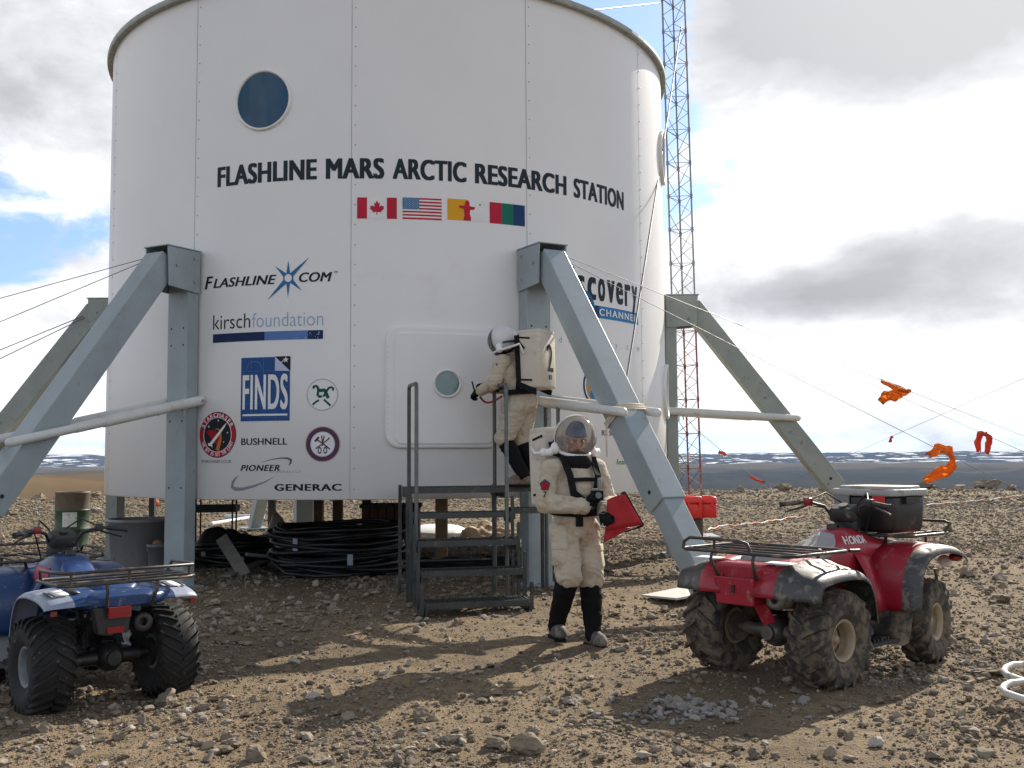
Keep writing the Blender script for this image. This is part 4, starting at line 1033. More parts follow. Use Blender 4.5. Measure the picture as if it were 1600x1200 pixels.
# crumpled translucent sheeting and a stuffed sack beyond
M['sheeting'] = pmat('dusty_plastic_sheeting', (0.40, 0.34, 0.27), 0.5, var=0.25, scale=4, bump=0.3, bscale=12)
def heap(name, c, rx, ry, h, mat, label, cat, seed, peaks=None, n=40, rough=0.35):
    c = V(c); grid = []
    for j in range(n + 1):
        row = []
        for i in range(n + 1):
            x, y = (i / n * 2 - 1), (j / n * 2 - 1); r = math.hypot(x, y) if max(abs(x), abs(y)) else 0
            e = max(0.0, 1 - max(abs(x), abs(y), r * .9) ** 2.2)
            f = 0.55 + float(fbm(np.array([x * 1.6 + seed]), np.array([y * 1.6]), 4, seed)[0]) * 1.5 * rough / .35
            for (ax, ay, ah, aw) in peaks or []: f += ah * math.exp(-((x - ax) ** 2 + (y - ay) ** 2) / aw ** 2)
            fold = 0.10 * abs(math.sin(6 * x + 4 * y + 5 * float(fbm(np.array([x * 2]), np.array([y * 2 + seed]), 2, seed)[0])))
            row.append(V((x * rx, y * ry, max(0, h * e ** .5 * (f + fold * rough) - .02))))
        grid.append(row)
    mb = MB(); mb.sheet(grid); o = mb.build(name, mat, None, (c.x, c.y, gz(c.x, c.y)), rot=(0, 0, .2)); tag(o, label, cat); return o
q = at(430, 835, 16.2); heap('plastic_sheeting', q, .75, .5, .62, M['sheeting'], 'crumpled heap of dusty sheeting rising to a peak, left of the hose coil top', 'sheeting', 5, [(0.0, 0, .8, .25)])
q = at(535, 840, 17.2); heap('plastic_sheeting', q, 1.1, .5, .50, M['sheeting'], 'long low heap of tan sheeting behind the big hose coil', 'sheeting', 8, [(-.5, 0, .3, .3), (.75, 0, .7, .2)])
M['shade_black'] = pmat('black_shade_filler', (0.012, 0.013, 0.014), 0.6, var=0.3, scale=5, bump=0.3, bscale=14)  # black heaps added to darken the shaded ground under the station
q = at(352, 872, 14.9); heap('shade_heap', q, .95, .55, .46, M['shade_black'], 'black crumpled pile, added to darken the shade between the front left leg and the hose coil', 'shade_heap', 21, [(-.3, 0, .3, .3)])
q = at(715, 885, 14.3); heap('shade_heap', q, .95, .6, .24, M['shade_black'], 'low black heap added to darken the light ground behind the stairs', 'shade_heap', 27)
M['sack'] = pmat('tan_sack_cloth', (0.52, 0.40, 0.26), 0.85, var=0.15, scale=7, bump=0.3, bscale=40)
q = at(757, 828, 19.9); heap('stuffed_sack', q, .60, .4, .36, M['sack'], 'sunlit tan stuffed sack on the ground seen through the stair treads', 'sack', 13)
mb = MB(); q = at(682, 835, 19.8); mb.lathe([(0, .52), (.03, .56), (.10, .55), (.13, .50), (.135, .02)], seg=40); o = mb.build('round_lid', pmat('white_plastic_lid', (0.80, 0.80, 0.78), 0.4), None, (q.x, q.y, gz(q.x, q.y) + .06), rot=(R_(6), 0, 0)); tag(o, 'white round lid lying in the sun beyond the stairs', 'lid')
q = at(540, 765, 19.0); 
mb = MB(); q = onground(240, 792); mb.ell((0, 0, .12), (.16, .12, .14), None, 10, 7); o = mb.build('orange_bag', M['ored'], None, (q.x, q.y, gz(q.x, q.y))); tag(o, 'small orange bag on the stones behind the front left leg', 'bag')
# white pipes lying beyond the station
for (x0, y0), (x1, y1), r, lab in (((330, 822), (392, 812), .05, 'white pipe lying slantwise beyond the iron rack'), ((352, 811), (412, 811), .06, 'white pipe lying level in the sun beyond the iron rack')):
    a, b = onground(x0, y0), onground(x1, y1); m = (a + b) / 2; mb = MB(); mb.tube([a - m, b - m], r, 10); o = mb.build('loose_pipe', M['pipe'], None, m + V((0, 0, r))); tag(o, lab, 'pipe', 'white pipes on the ground')
# board on the ground, marker rope, tube frame
a, b, c_, e = onground(1003, 937), onground(1058, 950), onground(1110, 940), onground(1066, 922)
m = (a + b + c_ + e) / 4; mb = MB(); pts = [q - m + V((0, 0, .03)) for q in (a, b, c_, e)]; mb.add([q for q in pts] + [q + V((0, 0, .02)) for q in pts], [(3, 2, 1, 0), (4, 5, 6, 7), (0, 1, 5, 4), (1, 2, 6, 5), (2, 3, 7, 6), (3, 0, 4, 7)])
o = mb.build('board', pmat('pale_board', (0.50, 0.49, 0.46), 0.7, var=0.06, dirt=((.3, .25, .2), .3, 6)), None, m + V((0, 0, .02)), rot=(R_(-3), R_(-3), 0)); tag(o, 'pale flat board on the gravel behind the left rear wheel of the red quad', 'board')
M['rope_white'] = pmat('white_barrier_tape', (0.62, 0.58, 0.54), 0.7); M['rope_red'] = pmat('red_barrier_tape', (0.48, 0.13, 0.09), 0.7)
def marker_rope(pxs, label, r=.02):
    pts = [onground(*q) + V((0, 0, .03)) for q in pxs]; m = pts[0].copy(); fine = []
    for i in range(len(pts) - 1):
        for k in range(5):
            q = pts[i].lerp(pts[i + 1], k / 5); q.z = gz(q.x, q.y) + .05 + .02 * math.sin(k * 2.0); fine.append(q - m)
    mb = MB()
    for i in range(len(fine) - 1): mb.mi = (i // 2) % 2; mb.tube([fine[i], fine[i + 1]], r, 6)
    o = mb.build('marker_rope', [M['rope_white'], M['rope_red']], None, m); tag(o, label, 'rope', 'red and white marker tape')
marker_rope([(1106, 832), (1128, 826), (1175, 822), (1206, 818), (1236, 812), (1262, 810)], 'red and white marker tape on the stones just right of the mast foot')
marker_rope([(1448, 792), (1490, 788), (1530, 785), (1570, 780), (1640, 772)], 'red and white marker tape on the stones right of the black storage box')
M['frame_white'] = pmat('white_tube_frame', (0.58, 0.57, 0.54), 0.4, var=0.1, scale=7, dirt=((.3, .25, .19), .25, 8))
p = onground(1600, 1085); tf = empty('tube_frame', p, 0, 'pale bent tube frame lying on the gravel at the right edge', 'tube frame')
for px0, py0, pw, ph in ((1568, 1052, 90, 26), (1566, 1080, 100, 30)):
    z = .16; mb = MB(); lo = []
    for qx, qy in ((1600 + pw, py0 + 45), (px0 + 20, py0 + 8), (px0 + 6, py0 + 3), (px0, py0 - 3), (px0 + 4, py0 - 9), (px0 + 14, py0 - 13), (1600 + pw, py0 - 22)):
        q = gp(qx, qy, p.z + z); lo.append(q - p)
    mb.tube(lo, .020, 10); mb.build('bent_tube', M['frame_white'], tf)
mb = MB(); mb.tube([(.25, .05, .0), (.25, .05, .16)], .018, 8); mb.build('foot', M['frame_white'], tf); mb = MB(); mb.tube([(.35, -.25, .0), (.35, -.25, .16)], .018, 8); mb.build('foot', M['frame_white'], tf)
# ------------------------------------------------------------------ quad bikes
def quad(name, label, loc, rz, body_c, seat_c, tyre_c, rim_c, fender_c, dust, lug_n, lug_w, raised_full, red):
    pre = 'red' if red else 'blue'
    MBody = pmat(pre + '_quad_plastic', body_c, 0.32, var=0.10, scale=4, dirt=(dust, 0.20 if red else 0.22, 15))
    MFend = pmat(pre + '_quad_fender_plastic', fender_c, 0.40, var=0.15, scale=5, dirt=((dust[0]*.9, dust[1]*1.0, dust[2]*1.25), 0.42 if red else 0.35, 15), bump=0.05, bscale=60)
    MSeat = pmat(pre + '_quad_seat_vinyl', seat_c, 0.38, var=0.08, scale=5, dirt=(dust, 0.12, 6))
    MTyre = pmat(pre + '_quad_tyre_rubber', tyre_c, 0.82, var=0.25, scale=6, dirt=((dust[0]*.62, dust[1]*.62, dust[2]*.62), 0.55 if red else 0.16, 13), bump=0.15, bscale=70)
    MRim = pmat(pre + '_quad_rim', rim_c, 0.55, 0.2, var=0.12, scale=7, dirt=(dust, 0.3, 6))
    MBlk = pmat(pre + '_quad_black_plastic', (0.022, 0.023, 0.024), 0.5, var=0.25, scale=9, dirt=(dust, 0.24 if red else 0.1, 8))
    MRack = pmat(pre + '_quad_rack_tube', (0.05, 0.045, 0.042), 0.42, 0.3, var=0.3, scale=9, dirt=((0.26, 0.18, 0.13), 0.30, 9))
    MMet = pmat(pre + '_quad_metal', (0.16, 0.15, 0.14) if red else (0.045, 0.045, 0.045), 0.45, 0.6, var=0.25, scale=9, dirt=(dust, 0.45 if red else 0.15, 7))
    MDust = pmat(pre + '_quad_muddy_panel', (0.03, 0.03, 0.03), 0.6, var=0.3, scale=6, dirt=(dust, 0.62, 4.0))
    MRedL = pmat(pre + '_quad_red_lens', (0.24, 0.010, 0.010), 0.3, var=0.2, dirt=((.12,.05,.04), 0.3, 12)); MHole = M['dark_hole']
    MDec = pmat(pre + '_quad_decal', (0.75, 0.73, 0.70), 0.5, var=0.1); MDecR = pmat(pre + '_quad_decal_red', (0.45, 0.05, 0.09), 0.5, var=0.2)
    A = empty(name, loc, rz, label, 'quad bike', 'parked quad bikes')
    # wheels -------------------------------------------------------
    def wheel_mesh(r, w, rr):
        tb = MB(); h = r - rr
        half = [(.36 * w, rr - .012), (.40 * w, rr + .01), (.50 * w, rr + .28 * h), (.52 * w, rr + .55 * h), (.485 * w, rr + .80 * h), (.40 * w, r - .022), (.2 * w, r - .014), (0, r - .012)]
        prof = half + [(-a, b) for a, b in reversed(half[:-1])]
        tb.lathe(prof, axis=(1, 0, 0), seg=56, caps=False)
        path = [(.01 * w, r - .014), (.2 * w, r - .016), (.40 * w, r - .024), (.485 * w, rr + .80 * h), (.515 * w, rr + .66 * h)]
        for sd in (-1, 1):
            for k in range(lug_n):
                a0 = 2 * math.pi * (k + (0.5 if sd > 0 else 0)) / lug_n; rings = []
                for i, (x, q) in enumerate(path):
                    a = a0 + (0.30 if red else 0.34) * (i / 3.0 if i < 3 else 1.0 + .05 * (i - 3)); hw = lug_w / q / 2 * (1.0 if i < 3 else 1.15)
                    hi = (.027 if red else .025) * (1 if i < 4 else .5)
                    up = V((0.25 * sd * (i >= 3), 0, 0)) * hi
                    pt = lambda ang, rad: V((sd * x, rad * math.sin(ang), rad * math.cos(ang)))
                    rings.append([pt(a - hw, q - .004), pt(a - hw * .75, q + hi) + up, pt(a + hw * .75, q + hi) + up, pt(a + hw, q - .004)])
                tb.loft(rings, smooth=False)
        rb = MB()
        rb.lathe([(-.36 * w, rr - .004), (-.34 * w, rr - .02), (-.1 * w, rr - .03), (.02 * w, rr * .80), (.05 * w, rr * .55), (.10 * w, rr * .45), (.10 * w, .03), (.22 * w, .028), (.22 * w, .001)], axis=(1, 0, 0), seg=36)
        rb.lathe([(.05 * w, rr - .035), (.22 * w, rr - .022), (.34 * w, rr - .012), (.395 * w, rr + .004), (.40 * w, rr - .006), (.36 * w, rr - .022), (.22 * w, rr - .032)], axis=(1, 0, 0), seg=36, caps=False)
        for k in range(4): a = math.pi / 4 + k * math.pi / 2; rb.cone((.09 * w, rr * .34 * math.sin(a), rr * .34 * math.cos(a)), (.155 * w, rr * .34 * math.sin(a), rr * .34 * math.cos(a)), .011, seg=6)
        return tb, rb
    RW, FW = .62 * .5, .58 * .5
    for fr, r, w, rr, xs, y in ((False, .318, .27, .135, .425, -.63), (True, .300, .20, .135, .415, .64)):
        tb, rb = wheel_mesh(r, w, rr)
        for sd in (-1, 1):
            t = tb.build('wheel', MTyre, A, (sd * xs, y, r - .012), (0.3 * sd + .2, 0, 0 if sd > 0 else math.pi))
            if fr: t.rotation_euler = (0, 0, (0.16 if red else .0) + (0 if sd > 0 else math.pi))
            rb.build('rim', MRim, t)
    # chassis -------------------------------------------------------
    mb = MB()
    for x in (-.14, .14):
        mb.tube([(x, -.70, .62), (x, -.45, .40), (x, .40, .28), (x, .85, .42), (x, .95, .62)], .018, 8); mb.tube([(x, -.72, .66), (x, .1, .62), (x, .45, .62)], .016, 8)
    mb.build('chassis_tubes', MBlk, A)
    mb = MB(); mb.rbox((0, 0.02, .40), (.30, .50, .26), .05); mb.rbox((0, .12, .55), (.24, .26, .16), .05); mb.box((0, .30, .35), (.34, .10, .2))
    for k in range(6): mb.box((0, .10, .48 + .025 * k), (.27, .25, .010))
    mb.cone((-.17, -.02, .38), (.17, -.02, .38), .11, seg=20); mb.build('engine', MMet, A)
    mb = MB(); mb.cone((-.37, -.63, .305), (.37, -.63, .305), .030, seg=14); mb.ell((.02, -.63, .31), (.10, .115, .105), None, 16, 10); mb.cone((.02, -.75, .31), (.02, -.55, .31), .05, seg=12)
    mb.cone((.10, -.63, .305), (.24, -.63, .305), .055, .045, 14); mb.cone((-.06, -.63, .305), (-.24, -.63, .305), .05, .042, 14)
    mb.cone((.30, -.63, .305), (.335, -.63, .305), .10, seg=20); mb.cone((-.32, -.63, .305), (-.28, -.63, .305), .10, seg=20)
    mb.bar((-.05, -.60, .33), (-.08, -.05, .36), .09, .09); mb.build('rear_axle', MMet, A)
    mb = MB()
    for x in (-.12, .12):
        mb.tube([(x, -.56, .36), (x, -.40, .66)], .022, 8); n = 34
        mb.tube([(x + .036 * math.cos(k * 1.4), -.56 + .16 * k / n + .02 * math.sin(k * 1.4), .38 + .28 * k / n + .03 * math.sin(k * 1.4)) for k in range(n)], .008, 5)
    mb.build('shock_absorber', MBlk, A)
    mb = MB(); mb.cone((-.33, .64, .29), (.33, .64, .29), .022, seg=10); mb.bar((-.32, .64, .26), (-.1, .50, .30), .05, .03); mb.bar((.32, .64, .26), (.1, .50, .30), .05, .03); mb.bar((-.3, .64, .36), (-.1, .6, .55), .03, .03); mb.bar((.3, .64, .36), (.1, .6, .55), .03, .03)
    mb.build('front_axle', MMet, A)
    mb = MB(); mb.lathe([(0, .02), (0, .06), (.02, .068), (.34, .068), (.37, .062), (.375, .030), (.365, .022), (.32, .02)], o=(.22 if red else .12, -.62, .555), axis=(0.10 if red else 0.0, -1, 0.05), seg=22); mb.tube([(.20, .05, .45), (.24, -.2, .42), (.24 if red else .14, -.5, .50), (.22 if red else .12, -.62, .555)], .022, 8)
    mb.build('exhaust', MMet, A)
    # fenders -------------------------------------------------------
    def fender(pf, xs, zoff, sd, nm, mats, inner_cols, lip=True):
        grid = []
        P2 = [V((0, a, b)) for a, b in pf]; fine = []
        for i in range(len(P2) - 1):
            for k in range(3): fine.append(P2[i].lerp(P2[i + 1], k / 3))
        fine.append(P2[-1]); 
        for _ in range(2): fine = [fine[0]] + [(fine[i - 1] + fine[i] * 2 + fine[i + 1]) / 4 for i in range(1, len(fine) - 1)] + [fine[-1]]
        n = len(fine)
        for i, c in enumerate(fine):
            d = (fine[min(i + 1, n - 1)] - fine[max(i - 1, 0)]).normalized(); nn = V((0, -d.z, d.y))
            if nn.z < 0 and abs(nn.z) > .3: nn = -nn
            row = []
            for x, zo in zip(xs, zoff): row.append(V((sd * x, c.y, c.z)) + nn * zo)
            grid.append(row)
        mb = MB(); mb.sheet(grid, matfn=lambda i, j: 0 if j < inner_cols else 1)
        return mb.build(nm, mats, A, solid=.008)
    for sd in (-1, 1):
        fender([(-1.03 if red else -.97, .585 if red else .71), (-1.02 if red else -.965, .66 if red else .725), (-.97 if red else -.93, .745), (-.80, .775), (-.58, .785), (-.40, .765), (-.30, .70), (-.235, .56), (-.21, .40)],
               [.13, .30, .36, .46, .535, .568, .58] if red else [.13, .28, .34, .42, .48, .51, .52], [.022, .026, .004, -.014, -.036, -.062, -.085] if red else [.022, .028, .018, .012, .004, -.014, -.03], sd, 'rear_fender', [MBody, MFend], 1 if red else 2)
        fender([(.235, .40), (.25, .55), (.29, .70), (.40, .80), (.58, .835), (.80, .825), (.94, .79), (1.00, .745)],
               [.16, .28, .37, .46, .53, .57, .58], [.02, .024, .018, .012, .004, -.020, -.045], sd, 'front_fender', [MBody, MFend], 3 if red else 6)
        # foot well / mud panel
        mb = MB(); mb.sheet([[V((sd * x, y + (.03 if x > .4 else 0), z)) for x in (.14, .30, .44, .52)] for y, z in ((.26, .52), (.235, .40), (.21, .30), (.17, .20), (.10, .185))]); mb.build('mud_panel', MDust, A, solid=.008)
        mb = MB(); mb.box((sd * .33, -.02, .215), (.30, .34, .025)); 
        for k in range(6): mb.box((sd * .36, -.12 + .045 * k, .236), (.18, .02, .018))
        mb.build('footrest', MBlk, A)
        mb = MB(); mb.ell((sd * .40, .985, .70), (.06, .035, .045), None, 14, 8); mb.build('headlight', MDec, A)
        if red:
            mb = MB(); mb.ell((sd * .50, .95, .735), (.05, .06, .03), None, 12, 8); mb.build('marker_reflector', MRedL, A)
    # central bodywork: tail, seat, tank, nose ------------------------
    def sring(y, a, zb, zt, n=24, e=3.2):
        out = []; zc = (zb + zt) / 2; hz = (zt - zb) / 2
        for k in range(n):
            t = 2 * math.pi * k / n; c, s_ = math.cos(t), math.sin(t)
            out.append(V((a * math.copysign(abs(c) ** (2 / e), c), y, zc + hz * math.copysign(abs(s_) ** (2 / e), s_))))
        return out
    mb = MB(); mb.loft([sring(y, a, b, t) for y, a, b, t in ((-1.01, .20, .70, .765), (-.98, .27, .68, .79), (-.80, .28, .66, .80), (-.45, .22, .62, .79), (-.2, .16, .60, .78))]); mb.build('tail_body', MBody, A)
    tank = [(-.14, .105, .56, .84), (-.06, .135, .54, .905), (.03, .16, .52, .955), (.12, .178, .51, .975), (.22, .185, .51, .968), (.34, .19, .52, .93), (.46, .20, .54, .90), (.62, .215, .58, .875), (.82, .20, .62, .85), (1.00, .14, .64, .79)]
    mb = MB(); mb.loft([sring(*q) for q in tank]); mb.build('tank_cowl', MBody, A)
    mb = MB()
    for sd in (-1, 1):
        mb.sheet([[V((sd * x, y, z)) for x, z in ((.155, .82), (.20, .76), (.26, .66), (.33, .50), (.35, .40))] for y in (.10, .20, .27)])
    mb.build('side_panel', MBody, A, solid=.01)
    seat = [(-.84, .10, .77, .80), (-.80, .145, .76, .835), (-.62, .16, .75, .845), (-.42, .155, .74, .83), (-.24, .14, .74, .835), (-.12, .125, .75, .87), (-.05, .12, .78, .915), (.0, .105, .80, .945), (.012, .09, .82, .94)]
    mb = MB(); mb.loft([sring(*q, e=2.8) for q in seat]); mb.build('seat', MSeat, A)
    mb = MB(); mb.cone((0, .10, .965), (0, .10, 1.0), .04, .035, 16); mb.box((0, .165, .975), (.07, .05, .02)); mb.build('fuel_cap', MBlk, A)
    # racks ---------------------------------------------------------
    mb = MB(); r = .0115; zr = .865
    def loop(x, y0, y1, z, c=.06): return [(-x, y0 + c, z), (-x, y1 - c, z), (-x + c, y1, z), (x - c, y1, z), (x, y1 - c, z), (x, y0 + c, z), (x - c, y0, z), (-x + c, y0, z)]
    mb.tube(loop(.46, -1.08, -.40 if red else -.55, zr), r, 8, closed=True)
    for y in (-.92, -.76, -.60): mb.tube([(-.46, y, zr), (.46, y, zr)], .009, 6)
    if red:
        mb.tube([(-.44, -1.05, zr), (-.43, -1.05, zr + .05), (-.38, -1.05, zr + .078), (.02, -1.05, zr + .078), (.10, -1.05, zr + .06), (.13, -1.05, zr)], r, 8); mb.tube([(-.17, -1.05, zr), (-.17, -1.05, zr + .078)], .009, 6)
        mb.tube([(.46, -.42, zr), (.46, -.30, zr - .005)], r, 8)
    else:
        mb.tube([(-.44, -.62, zr), (-.46, -.66, zr + .075), (-.47, -.95, zr + .08), (-.43, -1.07, zr + .08), (.43, -1.07, zr + .08), (.47, -.95, zr + .08), (.46, -.66, zr + .075), (.44, -.62, zr)], r, 8)
        for x in (-.40, -.02, .40): mb.tube([(x, -1.07, zr), (x, -1.07, zr + .08)], .009, 6)
    for x in (-.17, .17):
        mb.tube([(x, -1.07, zr), (x, -1.09, zr - .05), (x * .9, -1.04, zr - .16), (x * .8, -.92, zr - .2)], r, 8); mb.tube([(x * 1.5, -.45, zr), (x * 1.2, -.42, zr - .1)], r, 8)
    mb.build('rear_rack', MRack, A)
    mb = MB(); zf = .905; mb.tube(loop(.40, .46, 1.10, zf), r, 8, closed=True)
    for x in (-.24, -.08, .08, .24): mb.tube([(x, .46, zf), (x, 1.10, zf)], .009, 6)
    mb.tube([(-.38, 1.02, zf), (-.40, 1.09, zf + .07), (-.34, 1.12, zf + .085), (.34, 1.12, zf + .085), (.40, 1.09, zf + .07), (.38, 1.02, zf)], r, 8)
    if not red: mb.tube([(-.40, .50, zf), (-.40, .56, zf + .06), (-.40, .95, zf + .06), (-.40, 1.02, zf)], r, 8); mb.tube([(.40, .50, zf), (.40, .56, zf + .06), (.40, .95, zf + .06), (.40, 1.02, zf)], r, 8)
    for x in (-.2, .2): mb.tube([(x, 1.08, zf), (x, 1.1, .65)], r, 8); mb.tube([(x, .5, zf), (x * .9, .52, .84)], r, 8)
    mb.tube([(-.25, 1.12, .62), (-.25, 1.16, .42), (.25, 1.16, .42), (.25, 1.12, .62)], .014, 8)
    mb.build('front_rack', MRack, A)
    # handlebar, pod, levers, cables ---------------------------------
    hb = bpy.data.objects.new('handlebar', None)
    st = R_(9 if red else 3); hm = Matrix.Rotation(st, 3, 'Z'); ho = V((0, .26, 0)); H = lambda x, y, z: hm @ V((x, y, z)) + ho
    mb = MB(); mb.tube([H(-.40, -.17, 1.135), H(-.24, -.10, 1.155), H(-.14, -.02, 1.12), H(-.09, .02, 1.03), H(.09, .02, 1.03), H(.14, -.02, 1.12), H(.24, -.10, 1.155), H(.40, -.17, 1.135)], .012, 8)
    mb.cone(H(0, .03, .86), H(0, .02, 1.04), .022, seg=10); hbar = mb.build('handlebar', MBlk, A)
    for sd in (-1, 1):
        mb = MB(); mb.cone(H(sd * .285, -.12, 1.150), H(sd * .415, -.177, 1.133), .0185, seg=12); mb.cone(H(sd * .413, -.176, 1.133), H(sd * .425, -.182, 1.131), .022, seg=12); mb.build('grip', MBlk, hbar)
        mb = MB(); mb.tube([H(sd * .24, -.07, 1.14), H(sd * .27, -.06, 1.12), H(sd * .36, -.10, 1.09), H(sd * .40, -.13, 1.075)], .008, 6); mb.build('brake_lever', MBlk if sd < 0 else MMet, hbar)
        mb = MB(); mb.rbox(H(sd * .235, -.09, 1.155), (.055, .055, .055), .012); mb.build('switch_housing', MRedL if sd < 0 else MBlk, hbar)
        mb = MB(); mb.tube([H(sd * .22, -.08, 1.17), H(sd * .16, .06, 1.22), H(sd * .06, .12, 1.14), H(sd * .03, .12, .98)], .0065, 6); mb.tube([H(sd * .25, -.08, 1.13), H(sd * .17, .10, 1.10), H(sd * .10, .16, .92)], .006, 6); mb.build('cable', MBlk, hbar)
    mb = MB(); mb.rbox(H(0, .02, 1.075), (.22, .15, .10), .04, rot=hm @ Matrix.Rotation(R_(20), 3, 'X'), taper=.86); mb.rbox(H(0, .07, .99), (.17, .13, .12), .04, rot=hm); mb.build('instrument_pod', MBlk, hbar)
    mb = MB(); mb.cone(H(0, -.005, 1.128), H(0, -.008, 1.136), .035, seg=16); mb.build('ignition_dial', MMet, hbar)
    def tank_x(y, z):
        for q0, q1 in zip(tank, tank[1:]):
            if q0[0] <= y <= q1[0]:
                f = (y - q0[0]) / (q1[0] - q0[0]); a, zb, zt = (q0[i] + (q1[i] - q0[i]) * f for i in (1, 2, 3)); u = min(1, abs((z - (zb + zt) / 2) / ((zt - zb) / 2))); return a * (1 - u ** 3.2) ** (1 / 3.2)
        return .2
    # rear details ---------------------------------------------------
    if red:
        mb = MB(); mb.prism([(-.165, .70), (.165, .70), (.155, .52), (-.145, .52)], (-.02, -.90, 0), (1, 0, 0), (0, 0, 1), .15); mb.build('tool_box', MBody, A, bevel=.012)
        mb = MB(); mb.box((-.02, -1.056, .625), (.025, .012, .05)); mb.build('latch', MBlk, A); mb = MB(); mb.bar((.10, -.92, .52), (.14, -.88, .40), .10, .012, (0, 1, 0)); mb.build('mud_strip', MBody, A)
        # maker's lettering on both tank flanks
        vs, fs, asp = text2d('HONDA', .03, 0, 1.02)
        me = []
        for sd in (-1, 1):
            mb = MB(); pts = []
            for x, y, e in vs:
                yy = .025 + .24 * (x if sd > 0 else 1 - x); z = .862 + .058 * y; pts.append(V((sd * (tank_x(yy, z) + .004 + e), yy, z)))
            mb.add(pts, fs); mb.build('maker_lettering', MDec, A, recalc=False)
        for x0 in (.16, -.42):
            mb = MB(); mb.sheet([[V((x0 + .2 * k / 4, y, .806 if y > -.96 else .80)) for k in range(5)] for y in (-.98, -.86)]); mb.build('dusty_decal', MDec, A, solid=.002)
    else:
        mb = MB(); mb.prism([(-.13, .70), (.13, .70), (.11, .52), (-.09, .52)], (-.10, -.92, 0), (1, 0, 0), (0, 0, 1), .09); mb.build('light_housing', MBlk, A, bevel=.012)
        mb = MB(); mb.box((-.07, -1.045, .665), (.15, .02, .07)); mb.build('red_plate', MRedL, A); mb = MB(); mb.box((-.085, -1.018, .548), (.11, .02, .04)); mb.build('tail_light', MRedL, A)
        for sd in (-1, 1): mb = MB(); mb.box((sd * .47, -.975, .685), (.035, .02, .03)); mb.build('rear_reflector', MRedL, A)
        for sd in (-1, 1):
            for k, (xa, xb, mt) in enumerate(((.27, .32, MBlk), (.345, .43, MDec), (.445, .465, MBlk))):
                mb = MB(); zf_ = lambda x, y: .785 + (.026 if x < .31 else .022 if x < .37 else .017 if x < .44 else .012) + (-.01 if y < -.9 else 0)
                mb.sheet([[V((sd * x, y, zf_(x, y) - .012 * max(0, (-y - .74) / .1))) for x in (xa, (xa + xb) / 2, xb)] for y in (-.88, -.80, -.72)]); mb.build('fender_decal', mt, A, solid=.003)
            mb = MB(); mb.sheet([[V((sd * (tank_x(.06 + .05 * k, z) + .004), .06 + .05 * k, z)) for k in range(6)] for z in (.76, .80, .84, .88)]); 
            o = mb.build('tank_decal', MDecR, A, solid=.003)
        mb = MB(); mb.sheet([[V((x, y, z)) for x in (-.04, .04)] for y, z in ((.21, .975), (.27, .964), (.32, .946))]); mb.build('tank_stripe', MDec, A, solid=.002)
        mb = MB()
        for sd in (-1, 1): pass
    return A
def pose(rear_px_l, rear_px_r): pass
p = V((2.265, 7.60, 0)); p.z = gz(2.265, 7.60)
hd = R_(49.5)
QR = quad('quad_bike', 'muddy red quad bike with dusty tyres and a storage box on its front rack', p, -hd, (0.33, 0.012, 0.028), (0.32, 0.31, 0.30), (0.042, 0.037, 0.031), (0.34, 0.27, 0.175), (0.05, 0.052, 0.054), (0.24, 0.19, 0.13), 17, .034, False, True)  # grey seat colour has sun glare on dark vinyl painted in
q2 = gp(163, 1100, -.02); h2 = math.atan2(.67, .74); p2 = V((q2.x - math.sin(h2) * .567, q2.y + math.cos(h2) * .567, 0)); p2.z = gz(q2.x, q2.y) - .005
QB = quad('quad_bike', 'blue quad bike with knobbly black tyres, seen from behind at the left edge', p2, h2, (0.016, 0.050, 0.15), (0.02, 0.06, 0.20), (0.015, 0.015, 0.015), (0.16, 0.19, 0.20), (0.27, 0.31, 0.40), (0.25, 0.26, 0.28), 24, .021, True, False)  # pale outer rear fender colour has the sun's glare painted in
QB.scale = (.9, .9, .9)
# storage box strapped on the red quad's front rack
mw = Matrix.Translation(p) @ Matrix.Rotation(-hd, 4, 'Z')
bp = mw @ V((0.05, .68, .925))
bx = empty('storage_box', bp, -hd - .12, 'black plastic storage box with pale lid and red sticker on the red quad rack', 'storage box')
mb = MB(); mb.rbox((0, 0, .14), (.50, .42, .28), .07, taper=1.08, seg=6); mb.build('body', M['black_plastic'], bx)
M['lid_grey'] = pmat('pale_grey_lid', (0.36, 0.37, 0.36), 0.45, var=0.10, dirt=((.26, .22, .17), .3, 6))
mb = MB(); mb.rbox((0, 0, .295), (.58, .49, .05), .08, seg=6); mb.rbox((0, 0, .328), (.50, .40, .03), .07, seg=6); mb.build('lid', M['lid_grey'], bx)
mb = MB(); mb.box((-.165, -.233, .20), (.14, .006, .17)); mb.build('pale_panel', M['tub'], bx)
mb = MB(); mb.box((.17, -.236, .235), (.11, .006, .085)); mb.box((.17, -.205, .3215), (.11, .075, .004)); mb.build('red_sticker', M['red_plastic'], bx)
for x in (-.36, .36): mb = MB(); mb.box((x * .78, 0, .24), (.035, .16, .05)); mb.build('handle', M['black_plastic'], bx)
